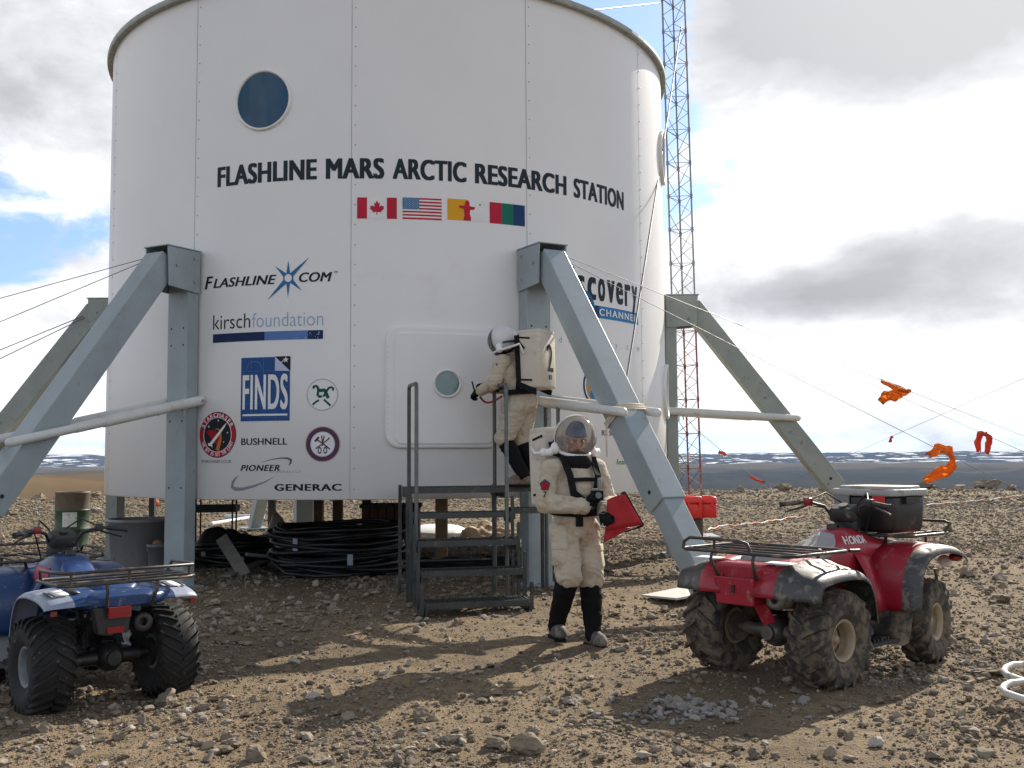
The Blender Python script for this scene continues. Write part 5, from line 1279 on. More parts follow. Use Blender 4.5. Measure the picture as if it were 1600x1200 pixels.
# ------------------------------------------------------------------ the two people in suits
M['suit'] = pmat('cream_suit_canvas', (0.50, 0.435, 0.335), 0.85, var=0.10, scale=5, dirt=((0.36, 0.275, 0.18), 0.34, 6), bump=0.6, bscale=22)
M['skin'] = pmat('skin', (0.50, 0.27, 0.20), 0.5, var=0.08, scale=9)
M['glove'] = pmat('black_glove', (0.009, 0.009, 0.010), 0.85, var=0.2, spec=0.15, bump=0.2, bscale=60)
M['gaiter'] = pmat('black_gaiter', (0.008, 0.0085, 0.0095), 0.85, var=0.2, spec=0.15, bump=0.2, bscale=40)
M['boot'] = pmat('dusty_grey_boot', (0.075, 0.078, 0.085), 0.8, var=0.2, dirt=((0.25, 0.21, 0.16), 0.45, 9))
M['boot_tan'] = pmat('dusty_brown_boot', (0.16, 0.11, 0.075), 0.8, var=0.2, dirt=((0.25, 0.20, 0.14), 0.4, 9))
M['strap'] = pmat('black_webbing', (0.009, 0.009, 0.010), 0.8, spec=0.2)
M['pack'] = pmat('off_white_pack_canvas', (0.60, 0.545, 0.46), 0.8, var=0.05, scale=3, dirt=((0.46, 0.37, 0.27), 0.22, 5), bump=0.15, bscale=30)
M['white_plastic'] = pmat('white_helmet_plastic', (0.80, 0.80, 0.79), 0.3, var=0.03, dirt=((0.6, 0.55, 0.48), 0.12, 6))
M['cap_blue'] = pmat('slate_blue_cap', (0.035, 0.05, 0.11), 0.85, var=0.2)
M['hair'] = pmat('brown_hair', (0.05, 0.03, 0.02), 0.7)
M['eye'] = pmat('dark_eye', (0.03, 0.02, 0.018), 0.3)
M['lip'] = pmat('lips', (0.30, 0.11, 0.09), 0.5)
M['vent'] = pmat('dark_blue_vent', (0.02, 0.035, 0.08), 0.4)
def visor_mat():
    m = bpy.data.materials.new('clear_scratched_visor'); m.use_nodes = True; g = NT(m.node_tree); g.n.clear()
    out = g.new('ShaderNodeOutputMaterial'); tr = g.new('ShaderNodeBsdfTransparent'); tr.inputs[0].default_value = (0.96, 0.96, 0.95, 1)
    gl = g.new('ShaderNodeBsdfGlossy'); gl.inputs['Roughness'].default_value = 0.06; df = g.new('ShaderNodeBsdfDiffuse'); df.inputs[0].default_value = (0.62, 0.60, 0.57, 1)
    fr = g.new('ShaderNodeFresnel'); fr.inputs[0].default_value = 1.45
    tc = g.new('ShaderNodeTexCoord'); n = g.noise(tc.outputs['Object'], 14, 6, 0.65)
    m1 = g.new('ShaderNodeMixShader'); g.link(g.smooth(n, 0.35, 0.75, 0.06, 0.24), m1.inputs[0]); g.link(tr.outputs[0], m1.inputs[1]); g.link(df.outputs[0], m1.inputs[2])
    m2 = g.new('ShaderNodeMixShader'); g.link(fr.outputs[0], m2.inputs[0]); g.link(m1.outputs[0], m2.inputs[1]); g.link(gl.outputs[0], m2.inputs[2])
    g.link(m2.outputs[0], out.inputs[0]); return m
M['visor'] = visor_mat()
def shell_mat():
    m = bpy.data.materials.new('white_translucent_helmet_shell'); m.use_nodes = True; g = NT(m.node_tree); b = g.n['Principled BSDF']; out = g.n['Material Output']
    tc = g.new('ShaderNodeTexCoord'); c = g.ramp(g.noise(tc.outputs['Object'], 7, 4), [(.3, (.74, .73, .72)), (.7, (.82, .82, .81))]); g.link(c, b.inputs['Base Color']); b.inputs['Roughness'].default_value = .3
    t = g.new('ShaderNodeBsdfTranslucent'); t.inputs[0].default_value = (.85, .83, .78, 1); mx = g.new('ShaderNodeMixShader'); mx.inputs[0].default_value = .22
    g.link(b.outputs[0], mx.inputs[1]); g.link(t.outputs[0], mx.inputs[2]); g.link(mx.outputs[0], out.inputs[0]); return m
M['shell'] = shell_mat()
def melt(mb, name, mats, parent, voxel, smooth=2, wrinkle=0.0, wscale=9.0, matfn=None, seed=0, joints=()):
    """fuse overlapping closed shapes into one continuous skin"""
    me = evaluated(mb.mesh('raw'), [('REMESH', dict(mode='VOXEL', voxel_size=voxel)), ('SMOOTH', dict(factor=0.5, iterations=smooth))])
    n = len(me.vertices); co = np.empty(n * 3); me.vertices.foreach_get('co', co); co = co.reshape(-1, 3)
    no = np.empty(n * 3); me.vertices.foreach_get('normal', no); no = no.reshape(-1, 3)
    if wrinkle:
        x, y, z = co[:, 0], co[:, 1], co[:, 2]
        f = fbm(x * wscale * .8 + y * wscale * .6 + seed, z * wscale * 1.7 + y * 3, 3, 31 + seed) + 0.6 * np.abs(fbm(x * wscale * .6 - y * wscale * .7, z * wscale * 1.3 + x * 5, 3, 57 + seed))
        for zc, wd in joints:                     # gathered folds where the cloth bends
            f = f + .42 * np.exp(-((z - zc) / wd) ** 2) * np.abs(np.sin(z * 44 + 26 * fbm(x * 4 + seed + zc, y * 4 + z * 3, 3, 19) + x * 22 + y * 9)) ** 1.4 * np.clip(.4 + 3.0 * fbm(x * 6 + seed, z * 6 + y * 4, 2, 77), 0, 1.2)
        for sc_, am in ((15.0, .30), (27.0, .16)):   # sharper creases
            q = fbm(x * sc_ * .7 + y * sc_ * .5 + seed, z * sc_ + x * sc_ * .3, 2, 131 + seed); f = f + am * (np.clip(1 - np.abs(q) * 9, 0, 1) - .3)
        wgt = np.where(z > 1.44, 0.0, 1.0)
        co = co + no * (f * wrinkle * 2.2 * wgt)[:, None]; me.vertices.foreach_set('co', co.ravel())
    if matfn:
        c = np.empty(len(me.polygons) * 3); me.polygons.foreach_get('center', c); c = c.reshape(-1, 3)
        me.polygons.foreach_set('material_index', np.array([matfn(p) for p in c], dtype=np.int32))
    me.polygons.foreach_set('use_smooth', np.ones(len(me.polygons), bool)); me.name = name; me.update()
    while me.materials: me.materials.pop()
    return put(name, me, mats, parent)
def hand(parent, wrist, d, nrm, curl, side, mat, name='glove', spread=0.0, k=1.12):
    """gloved hand: palm, four fingers of unequal length with three joints and a thumb from the side of the palm"""
    d = V(d).normalized(); nrm = V(nrm); nrm = (nrm - d * nrm.dot(d)).normalized(); lat = d.cross(nrm) * side; w = V(wrist)
    Q = lambda a, b, c: w + d * a * k + lat * b * k + nrm * c * k        # along, sideways (thumb side +), palm side
    mb = MB(); mb.cap(Q(-.05, 0, 0), Q(.02, 0, 0), .036, .032)
    for b in (-.028, -.010, .010, .028): mb.cap(Q(.015, b * .8, 0), Q(.085, b, 0), .019, .0165)
    for i, (b, L) in enumerate(((.031, .078), (.0105, .088), (-.0105, .082), (-.031, .064))):
        base = Q(.088, b, 0); a = 0.0; c = curl * (1 + 0.10 * i); p = base
        for sg, fr in enumerate((.45, .31, .24)):
            a += c * (0.9, 1.0, 0.7)[sg]
            dr = d * math.cos(a) + nrm * math.sin(a) + lat * spread * (1.5 - i) * .1
            q = p + dr * L * fr * k; mb.cap(p, q, .0118 - .0008 * sg, .0112 - .0008 * sg, 10); p = q
    p = Q(.022, .030, .008); t1 = Q(.058, .058, .026); t2 = Q(.088, .055, .046); t3 = Q(.104, .044, .058)
    mb.cap(p, t1, .0175, .0140); mb.cap(t1, t2, .0135, .0125); mb.cap(t2, t3, .012, .011)
    return melt(mb, name, mat, parent, .0055, 1)
def limb(mb, pts, rs):
    for (a, b, r0, r1) in zip(pts, pts[1:], rs, rs[1:]): mb.cap(a, b, r0, r1, 18)
def head_shape(mb, c, rot):
    T = lambda x, y, z: V(c) + rot @ V((x, y, z))
    mb.ell(T(0, .012, .025), (.074, .094, .095), rot, 20, 14); mb.ell(T(0, -.015, -.045), (.058, .070, .072), rot, 18, 12)
    mb.cap(T(0, -.080, .022), T(0, -.104, -.022), .010, .015); mb.ell(T(0, -.094, -.026), (.019, .014, .011), rot, 10, 8)
    mb.cap(T(-.034, -.074, .032), T(.034, -.074, .032), .013, .013); mb.ell(T(0, -.074, -.093), (.026, .020, .019), rot, 12, 8)
    mb.ell(T(0, -.080, -.060), (.026, .014, .014), rot, 12, 8)
    for s in (-1, 1): mb.ell(T(s * .040, -.062, -.012), (.022, .020, .020), rot, 10, 8); mb.ell(T(s * .076, .015, .0), (.010, .020, .032), rot, 10, 8)
def face_parts(par, c, rot, cap=True):
    T = lambda x, y, z: V(c) + rot @ V((x, y, z))
    for s in (-1, 1):
        mb = MB(); mb.ell(T(s * .031, -.079, .010), (.014, .008, .0065), rot, 12, 8); mb.build('eye', M['eye'], par)
        mb = MB(); mb.tube([T(s * .014, -.091, .030), T(s * .032, -.090, .034), T(s * .048, -.080, .029)], .0045, 6); mb.build('eyebrow', M['hair'], par)
    mb = MB(); mb.ell(T(0, -.093, -.058), (.024, .006, .006), rot, 12, 6); mb.build('mouth', M['lip'], par)
    mb = MB(); n = 20; grid = []
    for j in range(9):
        th = j / 8 * 1.62; row = []
        for i in range(n + 1):
            ph = 2 * math.pi * i / n; front = max(0, -math.sin(ph)); tt = th * (1 - .22 * front)
            row.append(T(.084 * math.sin(tt) * math.cos(ph), .010 + .106 * math.sin(tt) * math.sin(ph), .022 + .108 * math.cos(tt)))
        grid.append(row)
    mb.sheet(grid); mb.build('cap' if cap else 'hair', M['cap_blue'] if cap else M['hair'], par, solid=.006)
def helmet(par, c, rot, R=.172, full=True):
    """white back shell, clear front bubble and a neck ring"""
    T = lambda p: V(c) + rot @ V(p)
    def dome(a0, a1, r, zb, nm, mat, sol):
        grid = []; na, nb = 26, 16
        for j in range(nb + 1):
            el = R_(zb) + (R_(90 - zb)) * j / nb; row = []
            for i in range(na + 1):
                az = R_(a0 + (a1 - a0) * i / na); row.append(T((r * math.cos(el) * math.cos(az), r * math.cos(el) * math.sin(az), r * math.sin(el))))
            grid.append(row)
        mb = MB(); mb.sheet(grid); return mb.build(nm, mat, par, solid=sol)
    dome(*((-172, -8) if full else (-195, 15)), R, -48, 'visor', M['visor'], 0.0)
    sh = dome(*((-14, 194) if full else (8, 172)), R + .006, -46, 'helmet_shell', M['shell'], .003)
    mb = MB(); n = 40; el = -46
    mb.tube([T(((R + .008) * math.cos(R_(el)) * math.cos(a) * 1.02, (R + .008) * math.cos(R_(el)) * math.sin(a) * 1.02, R * math.sin(R_(el)))) for a in (2 * math.pi * i / n for i in range(n))], .015, 8, closed=True)
    mb.build('neck_ring', M['white_plastic'], par)
    mb = MB(); k = 18; mb.ribbon([T(((R + .012) * math.cos(R_(-20 + 6 * abs(i - k / 2) / k)) * math.cos(R_(25 + 130 * i / k)), (R + .012) * math.cos(R_(-20)) * math.sin(R_(25 + 130 * i / k)), -(R + .01) * math.sin(R_(20)))) for i in range(k + 1)], [rot @ V((math.cos(R_(25 + 130 * i / k)), math.sin(R_(25 + 130 * i / k)), 0)) for i in range(k + 1)], .022, .008)
    mb.build('vent_strip', M['vent'], par)
    return sh
def backpack(par, c, rot, number=None, w=.40, h=.60, dd=.28):
    T = lambda p: V(c) + rot @ V(p)
    mb = MB(); mb.rbox(T((0, 0, 0)), (w, dd, h), .045, rot, taper=1.03)
    pk = mb.build('backpack', M['pack'], par)
    mb = MB(); mb.rbox(T((0, 0, h / 2 + .012)), (w * .98, dd * 1.0, .05), .04, rot); mb.build('top_flap', M['pack'], pk)
    for s in (-1, 1):
        mb = MB(); mb.tube([T((s * (w / 2 + .004), -dd * .5, h * .44)), T((s * (w / 2 + .007), dd * .1, h * .40))], .011, 6, flat=(.45, 1))
        if number: mb.tube([T((s * (w / 2 + .004), -dd * .5, h * .44)), T((s * (w / 2 + .008), -dd * .15, h * .22))], .010, 6)
        mb.tube([T((s * (w / 2 + .004), -dd * .5, -h * .33)), T((s * (w / 2 + .007), dd * .12, -h * .36))], .011, 6)
        mb.build('side_strap', M['strap'], pk)
        mb = MB(); mb.box(T((s * (w / 2 + .002), -dd * .34, 0)), (.006, .035, h * .9), rot); mb.build('edge_binding', M['pack'], pk)
    if number:
        for s in (-1, 1):
            mb = MB(); sx = s * (w / 2 + .012)
            mb.ribbon([T((s * .14, -dd * .52, h * .50)), T((sx, -dd * .46, h * .47)), T((sx, -dd * .45, h * .1)), T((sx, -dd * .44, -h * .35)), T((s * .16, -dd * .6, -h * .56))], rot @ V((s, 0, 0)), .055, .014); mb.ribbon([T((sx, -dd * .44, -h * .42)), T((sx, dd * .1, -h * .54)), T((sx * .9, dd * .25, -h * .56))], rot @ V((s, 0, 0)), .06, .014); mb.build('harness_strap', M['strap'], pk)
        vs, fs, asp = text2d(number, .012); mb = MB(); th = .30; tw = .15
        mb.add([T((tw / 2 - tw * x - .03, dd / 2 * 1.015 + .005 + e, -th / 2 + th * y + .03)) for x, y, e in vs], fs); mb.build('pack_number', M['strap'], pk, recalc=False)
        mb = MB(); mb.box(T((-.02, dd / 2 + .008, -h * .30)), (.06, .012, .05), rot); mb.build('buckle', M['vent'], pk)
    return pk
def boot(par, ank, toe, sole_z, mat, k=1.0):
    """ankle joint, toe point; a shoe with heel, instep, toe cap and a separate sole"""
    ank = V(ank); toe = V(toe); d = V((toe.x - ank.x, toe.y - ank.y, 0)); L = d.length; d.normalize(); hl = ank - d * .05
    z = sole_z; mb = MB()
    mb.cap((ank.x, ank.y, ank.z + .015), (ank.x, ank.y, ank.z), .058 * k, .058 * k); mb.cap((ank.x, ank.y, ank.z), (hl.x, hl.y, z + .052), .058 * k, .048 * k)
    m = ank + d * L * .62; mb.cap((ank.x, ank.y, ank.z - .01), (m.x, m.y, z + .064), .056 * k, .050 * k); mb.cap((m.x, m.y, z + .060), (toe.x - d.x * .045, toe.y - d.y * .045, z + .050), .054 * k, .046 * k)
    mb.cap((hl.x, hl.y, z + .048), (m.x, m.y, z + .050), .046 * k, .052 * k)
    b = melt(mb, 'boot', mat, par, .009, 2)
    mb = MB(); s = V((-d.y, d.x, 0)); out = []
    for t, wd in ((-.10, .030), (-.085, .044), (-.03, .048), (.35 * L, .042), (.70 * L, .054), (L - .03, .044), (L + .002, .022)): out.append((t, wd))
    poly = [ank + d * t + s * q for t, q in out] + [ank + d * t - s * q for t, q in reversed(out)]
    mb.prism([(p.x, p.y) for p in poly], (0, 0, z - .004), (1, 0, 0), (0, 1, 0), .028); mb.build('sole', M['gaiter'], b, bevel=.004)
    return b
def person(label, loc, rz, J, pack_rot, pack_c, head_c, head_rot, helm_c, helm_rot, number, boots, hands, seed, white_cap=False):
    A = empty('person', loc, rz, label, 'person', 'people in cream suits and bubble helmets')
    mb = MB()
    head_shape(mb, head_c, head_rot); mb.cap(J['neck'], V(head_c) + head_rot @ V((0, .02, -.05)), .062, .056)
    limb(mb, [J['pelvis'], J['waist'], J['chest'], J['upper']], [.158, .150, .166, .128])
    mb.ell(V(J['chest']), (.195, .142, .20), None, 20, 14); mb.ell(V(J['pelvis']), (.172, .142, .14), None, 20, 12)
    for s, sh, el, wr in (('r', J['rs'], J['re'], J['rw']), ('l', J['ls'], J['le'], J['lw'])):
        limb(mb, [J['upper'], sh], [.105, .090]); limb(mb, [sh, V(sh).lerp(V(el), .5), el, V(el).lerp(V(wr), .45), wr], [.088, .080, .070, .070, .056])
    for hp, kn, an in ((J['rh'], J['rk'], J['ra']), (J['lh'], J['lk'], J['la'])):
        hp, kn, an = V(hp), V(kn), V(an)
        limb(mb, [hp, hp.lerp(kn, .45), kn.lerp(hp, .12), kn.lerp(an, -.01)], [.116, .112, .102, .100]); limb(mb, [kn, an], [.07, .045])
    nz = V(J['neck']).z - .035
    hc = V(head_c)
    body = melt(mb, 'body', [M['suit'], M['skin']], A, .0085, 1, .0105, 9.0, lambda p: 1 if (p[2] > nz and (p[0] - hc.x) ** 2 + (p[1] - hc.y) ** 2 < .02) else 0, seed, ((.50, .10), (.62, .09), (.90, .08), (1.13, .10)))
    face_parts(A, head_c, head_rot)
    helmet(A, helm_c, helm_rot, full=bool(number))
    pk = backpack(A, pack_c, pack_rot, number)
    # gaiters and boots
    for i, (kn, an) in enumerate(((J['rk'], J['ra']), (J['lk'], J['la']))):
        kn, an = V(kn), V(an); t = boots[i][2]; top = kn.lerp(an, t); mb = MB(); limb(mb, [top, top.lerp(an, .35), top.lerp(an, .75), an + (an - kn).normalized() * .01], [.088, .086, .072, .068])
        melt(mb, 'gaiter', M['gaiter'], A, .010, 2, .006, 16, None, seed + i)
        boot(A, an, boots[i][0], boots[i][1], boots[i][3])
    for hd in hands: hand(A, *hd)
    for s, hp, kn in ((-1, J['rh'], J['rk']), (1, J['lh'], J['lk'])):       # thigh pockets with flaps
        hp, kn = V(hp), V(kn); q = hp.lerp(kn, .52) + V((s * .085, -.055, 0)); rot = Matrix.Rotation(R_(s * 52), 3, 'Z') @ RX(-8)
        mb = MB(); mb.rbox(q, (.13, .035, .17), .012, rot); mb.rbox(q + rot @ V((0, -.006, .065)), (.14, .036, .055), .010, rot); mb.build('thigh_pocket', M['suit'], A)
    # belt and harness
    pv, wa, ch, up = (V(J[k]) for k in ('pelvis', 'waist', 'chest', 'upper'))
    fwd = V((0, -1, 0)); c = pv.lerp(wa, .62)
    mb = MB(); n = 36; mb.ribbon([c + V((.196 * math.cos(a), .172 * math.sin(a), .012 * math.sin(a))) for a in (2 * math.pi * i / n for i in range(n + 1))], [V((math.cos(a), math.sin(a), 0)) for a in (2 * math.pi * i / n for i in range(n + 1))], .055, .012); mb.build('belt', M['strap'], A)
    mb = MB(); mb.rbox(c + V((-.05, -.178, -.045)), (.06, .03, .14), .01); mb.build('belt_pouch', M['strap'], A)
    for s in (-1, 1):
        b = V((s * .10, 0, 0)); pts = [V(pack_c) + pack_rot @ V((s * .12, -.13, .22)), up + V((s * .13, .05, .115)), up + V((s * .135, -.07, .095)), ch + V((s * .125, -.158, .08)), ch + V((s * .10, -.168, -.06)), wa + V((s * .08, -.178, -.02))]
        nr = [V((0, .3, 1)), V((0, .2, 1)), V((0, -.7, .8)), V((s * .2, -1, .2)), V((s * .2, -1, 0)), V((s * .2, -1, 0))]
        mb = MB(); mb.ribbon(pts, nr, .055, .012); mb.build('shoulder_strap', M['strap'], A)
        mb = MB(); mb.ribbon([ch + V((s * .10, -.170, -.04)), ch + V((0, -.184, -.12)), wa + V((-s * .05, -.180, 0))], V((0, -1, 0)), .03, .010); mb.build('chest_strap', M['strap'], A)
    mb = MB(); mb.ribbon([ch + V((-.13, -.164, .045)), ch + V((0, -.180, .05)), ch + V((.13, -.164, .045))], V((0, -1, 0)), .032, .012); mb.build('cross_strap', M['strap'], A)
    mb = MB(); q = up + V((0, -.065, .06)); mb.ell(q, (.125, .085, .085), None, 18, 10); mb.build('neck_collar', M['strap'], A)
    # white air hoses from the helmet sides to the pack
    for s in (-1, 1):
        h0 = V(helm_c) + helm_rot @ V((s * .155, .02, -.10)); mb = MB(); mb.ell(h0, (.045, .045, .05), None, 14, 8)
        mid = h0 + V((s * .085, .05, -.035)); mb.tube([h0, h0 + V((s * .045, .02, -.035)), mid], [.03, .033, .030], 10); mb.ell(mid, (.036, .036, .036), None, 12, 8)
        e = V(pack_c) + pack_rot @ V((s * .215, -.05, .08)); mb.tube([mid, mid + V((s * .05, .06, -.01)), e + V((s * .05, -.02, .10)), e + V((s * .03, 0, .02)), e], .013, 8); mb.build('air_hose', M['white_plastic'], A)
    return A
I3 = Matrix.Identity(3)
RX = lambda a: Matrix.Rotation(R_(a), 3, 'X'); RZ = lambda a: Matrix.Rotation(R_(a), 3, 'Z')
# the one walking towards the viewer, looking down at what the hands hold
pa = gp(898, 1003); za = gz(pa.x, 8.42)
JA = dict(pelvis=(0, .0, .97), waist=(0, -.005, 1.12), chest=(0, -.015, 1.27), upper=(0, 0, 1.40), neck=(0, -.02, 1.475),
          rs=(-.205, .0, 1.395), re=(-.285, -.03, 1.13), rw=(-.065, -.27, 1.115), ls=(.205, .0, 1.395), le=(.275, -.06, 1.135), lw=(.125, -.285, 1.055),
          rh=(-.098, 0, .91), rk=(-.125, -.13, .565), ra=(-.125, .10, .15), lh=(.098, 0, .91), lk=(.105, -.06, .51), la=(.095, -.12, .095))
hr = RZ(-14) @ RX(34)
A1 = person('person in cream suit and clear bubble helmet walking forward holding a red folder', (pa.x, 8.42, za), R_(24), JA, RX(-3), (0, .30, 1.40), (.0, -.045, 1.655), hr, (0, -.035, 1.66), RX(17), None,
            [((-.145, -.07, 0), .045, .03, M['boot']), ((.105, -.295, 0), .0, .14, M['boot'])],
            [((-.045, -.285, 1.125), (.75, -.42, .50), (.35, .5, .75), .55, -1, M['glove']), ((.105, -.30, 1.045), (-.30, -.62, .0), (.25, .30, -1.0), .62, 1, M['glove'])], 3)
# arm patch, arm number, front pocket light
def on_arm(px, z, s): pass
mb = MB(); a = V((-.268, -.055, 1.285)); nx = V((-.55, -.83, .06)).normalized(); ux = nx.cross(V((0, 0, 1))).normalized() * -1; vx = V((0, 0, 1))
a = V((-.245, -.0, 1.27)) + nx * .112
mb.prism([(.045 * math.cos(R_(90 + 72 * k)), .048 * math.sin(R_(90 + 72 * k))) for k in range(5)], a, ux, vx, .006); mb.mi = 1; mb.prism([(.034 * math.cos(R_(90 + 72 * k)), .034 * math.sin(R_(90 + 72 * k)) - .004) for k in range(5)], a + nx * .0065, ux, vx, .003)
mb.build('sleeve_patch', [M['vent'], DC['dred']], A1)
vs, fs, _ = text2d('7', .02); mb = MB(); o_ = a + nx * .012 - vx * .095
mb.add([o_ + ux * (.028 * x - .014) + vx * (.045 * y) + nx * e for x, y, e in vs], fs); mb.build('sleeve_number', M['strap'], A1, recalc=False)
mb = MB(); mb.rbox((.125, -.192, 1.275), (.035, .028, .11), .008); mb.build('chest_lamp', M['tub'], A1)
# folder and camera in the hands
mA = A1.matrix_basis.copy(); mA = Matrix.Translation(A1.location) @ Matrix.Rotation(R_(24), 4, 'Z')
fl = empty('red_folder', mA @ V((.10, -.36, 1.02)), R_(24), 'red cloth folder with black edge held open in the left hand of the walker', 'folder')
M['red_cloth'] = pmat('red_folder_cloth', (0.42, 0.015, 0.022), 0.65, var=0.12, scale=12, bump=0.2, bscale=60)
def bent_flap(pts, nm, mat, t=.012):
    o, u, v = (V(q) for q in pts); grid = []
    nn = u.cross(v).normalized()
    for j in range(7):
        grid.append([o + u * (i / 8) + v * (j / 6) + nn * .03 * math.sin(math.pi * i / 8) * (1 - j / 6 * .3) for i in range(9)])
    mb = MB(); mb.sheet(grid); return mb.build(nm, mat, fl, solid=t)
def flap(l0, l1, r0, r1, nm, y0, y1):
    grid = [[V((l0[0] + (l1[0] - l0[0]) * v, 0, l0[1] + (l1[1] - l0[1]) * v)).lerp(V((r0[0] + (r1[0] - r0[0]) * v, 0, r0[1] + (r1[1] - r0[1]) * v)), u) + V((0, y0 + (y1 - y0) * u + .022 * math.sin(math.pi * u * 1.3 + v), 0)) for u in (i / 8 for i in range(9))] for v in (j / 6 for j in range(7))]
    mb = MB(); mb.sheet(grid); return mb.build(nm, M['red_cloth'], fl, solid=.012)
flap((.0, .14), (.0, -.10), (.12, .19), (.275, -.055), 'cover', -.01, -.05)
flap((.0, -.06), (-.01, -.19), (.20, -.08), (.06, -.135), 'cover', .02, .0)
mb = MB(); mb.bar((.118, -.045, .20), (.282, -.052, -.065), .022, .04, (0, 1, 0)); mb.build('spine_edge', M['strap'], fl)
mb = MB(); mb.bar((.13, -.05, -.105), (.28, -.054, -.068), .012, .022, (0, 1, 0)); mb.build('spine_edge', M['strap'], fl)
cmq = empty('handheld_device', mA @ V((.005, -.375, 1.20)), R_(10), 'small black handheld camera in the right glove of the walker', 'camera')
mb = MB(); mb.rbox((0, 0, 0), (.095, .055, .075), .012); mb.build('body', M['strap'], cmq); mb = MB(); mb.cone((.0, -.025, 0), (.0, -.05, 0), .024, seg=16); mb.build('lens', M['tub_dark'], cmq); mb = MB(); mb.rbox((-.02, 0, .043), (.05, .04, .016), .006); mb.build('top_plate', M['tub'], cmq)
# the one standing on the platform, bent towards the hatch
pb = at(812, 752, 11.42)
JB = dict(pelvis=(0, .02, .93), waist=(0, -.03, 1.08), chest=(0, -.09, 1.23), upper=(0, -.125, 1.36), neck=(0, -.17, 1.43),
          ls=(.20, -.13, 1.355), le=(.265, -.20, 1.12), lw=(.20, -.39, 1.05), rs=(-.20, -.13, 1.355), re=(-.26, -.24, 1.12), rw=(-.12, -.42, 1.09),
          lh=(.092, .02, .88), lk=(.10, -.16, .52), la=(.09, .07, .13), rh=(-.092, .02, .88), rk=(-.10, -.05, .49), ra=(-.09, .16, .12))
rB = RX(14)
A2 = person('person in cream suit and white helmet standing on the platform, pack marked 2', (pb.x + .02, 11.42, STAIRS.location.z + 1.183), R_(-118), JB, RX(2), (0, .20, 1.36), (0, -.245, 1.60), RX(18), (0, -.225, 1.62), rB, '2',
            [((-.09, -.02, 0), .0, .16, M['boot_tan']), ((.10, -.12, 0), .0, .16, M['boot_tan'])],
            [((.195, -.40, 1.045), (-.25, -.9, -.12), (-.6, .1, -.6), .75, -1, M['glove'], 'glove', 0.0, 1.35), ((-.115, -.43, 1.095), (.2, -.9, .2), (.7, .0, -.5), .7, 1, M['glove'], 'glove', 0.0, 1.3)], 8)
mb = MB(); mb.box((.292, -.15, 1.30), (.010, .055, .055), RX(35)); mb.build('sleeve_patch', M['vent'], A2)
mb = MB(); n = 16; mb.tube([V((.10 + .07 * math.sin(math.pi * k / n), -.46 + .28 * k / n, .99 - .07 * math.sin(math.pi * k / n))) for k in range(n + 1)], .012, 6); mb.build('red_cord', pmat('dark_red_cord', (0.22, 0.02, 0.03), 0.7), A2)
mb = MB(); mb.tube([(.16, -.50, 1.06), (.17, -.525, 1.16)], .010, 6); mb.build('tool_handle', M['strap'], A2)
# ------------------------------------------------------------------ loose stones
def ico(sub):
    bm = bmesh.new(); bmesh.ops.create_icosphere(bm, subdivisions=sub, radius=1.0)
    v = np.array([tuple(q.co) for q in bm.verts]); f = np.array([[q.index for q in p.verts] for p in bm.faces]); bm.free(); return v, f
def stone_shape(sub, r, flat):
    v, f = ico(sub); v = v.copy()
    for _ in range(9):
        nn = r.normal(size=3); nn /= np.linalg.norm(nn); h = r.uniform(.45, .85); dts = v @ nn
        v = v - np.maximum(dts - h, 0)[:, None] * nn
    v = v * (1 + .10 * r.normal(size=(len(v), 1))) * np.array([1.0, r.uniform(.6, .95), r.uniform(.4, .75) * flat])
    return v, f
def stone_mat(name, cols, sc=1.0):
    m = bpy.data.materials.new(name); m.use_nodes = True; g = NT(m.node_tree); b = g.n['Principled BSDF']; b.inputs['Roughness'].default_value = .92; b.inputs['Specular IOR Level'].default_value = .2
    geo = g.new('ShaderNodeNewGeometry'); oi = g.new('ShaderNodeObjectInfo')
    rnd = g.math('FRACT', g.math('ADD', geo.outputs['Random Per Island'], oi.outputs['Random']))
    c = g.ramp(rnd, cols); n = g.noise(geo.outputs[0], 35 * sc, 5, .65); n2 = g.noise(geo.outputs[0], 8 * sc, 4, .6)
    c = g.mix(g.smooth(n, .4, .7, 0, .45), c, (.24, .19, .135)); c = g.mix(g.smooth(n2, .45, .7, 0, .35), c, (.12, .105, .09)); g.link(c, b.inputs['Base Color'])
    bp = g.new('ShaderNodeBump'); bp.inputs['Strength'].default_value = .5; bp.inputs['Distance'].default_value = .006; g.link(n, bp.inputs['Height']); g.link(bp.outputs[0], b.inputs['Normal']); return m
M['stone'] = stone_mat('brown_grey_stone', [(0, (.13, .106, .080)), (.35, (.215, .176, .132)), (.7, (.295, .248, .192)), (.92, (.35, .305, .255)), (1, (.45, .41, .36))])
M['stone_pale'] = stone_mat('pale_grey_stone', [(0, (.19, .18, .17)), (1, (.35, .335, .32))])
RL = [[stone_shape(s, rng, fl) for _ in range(14)] for s, fl in ((1, .8), (2, .9), (2, .55))]
EXC = []
for root in (QR, QB):
    for ch in root.children:
        if ch.name.startswith('wheel'):
            q = Matrix.Translation(root.location) @ root.rotation_euler.to_matrix().to_4x4() @ (ch.location * root.scale.x); EXC.append((q.x, q.y, .20))
for root in (A1,): EXC.append((root.location.x, root.location.y - .12, .26))
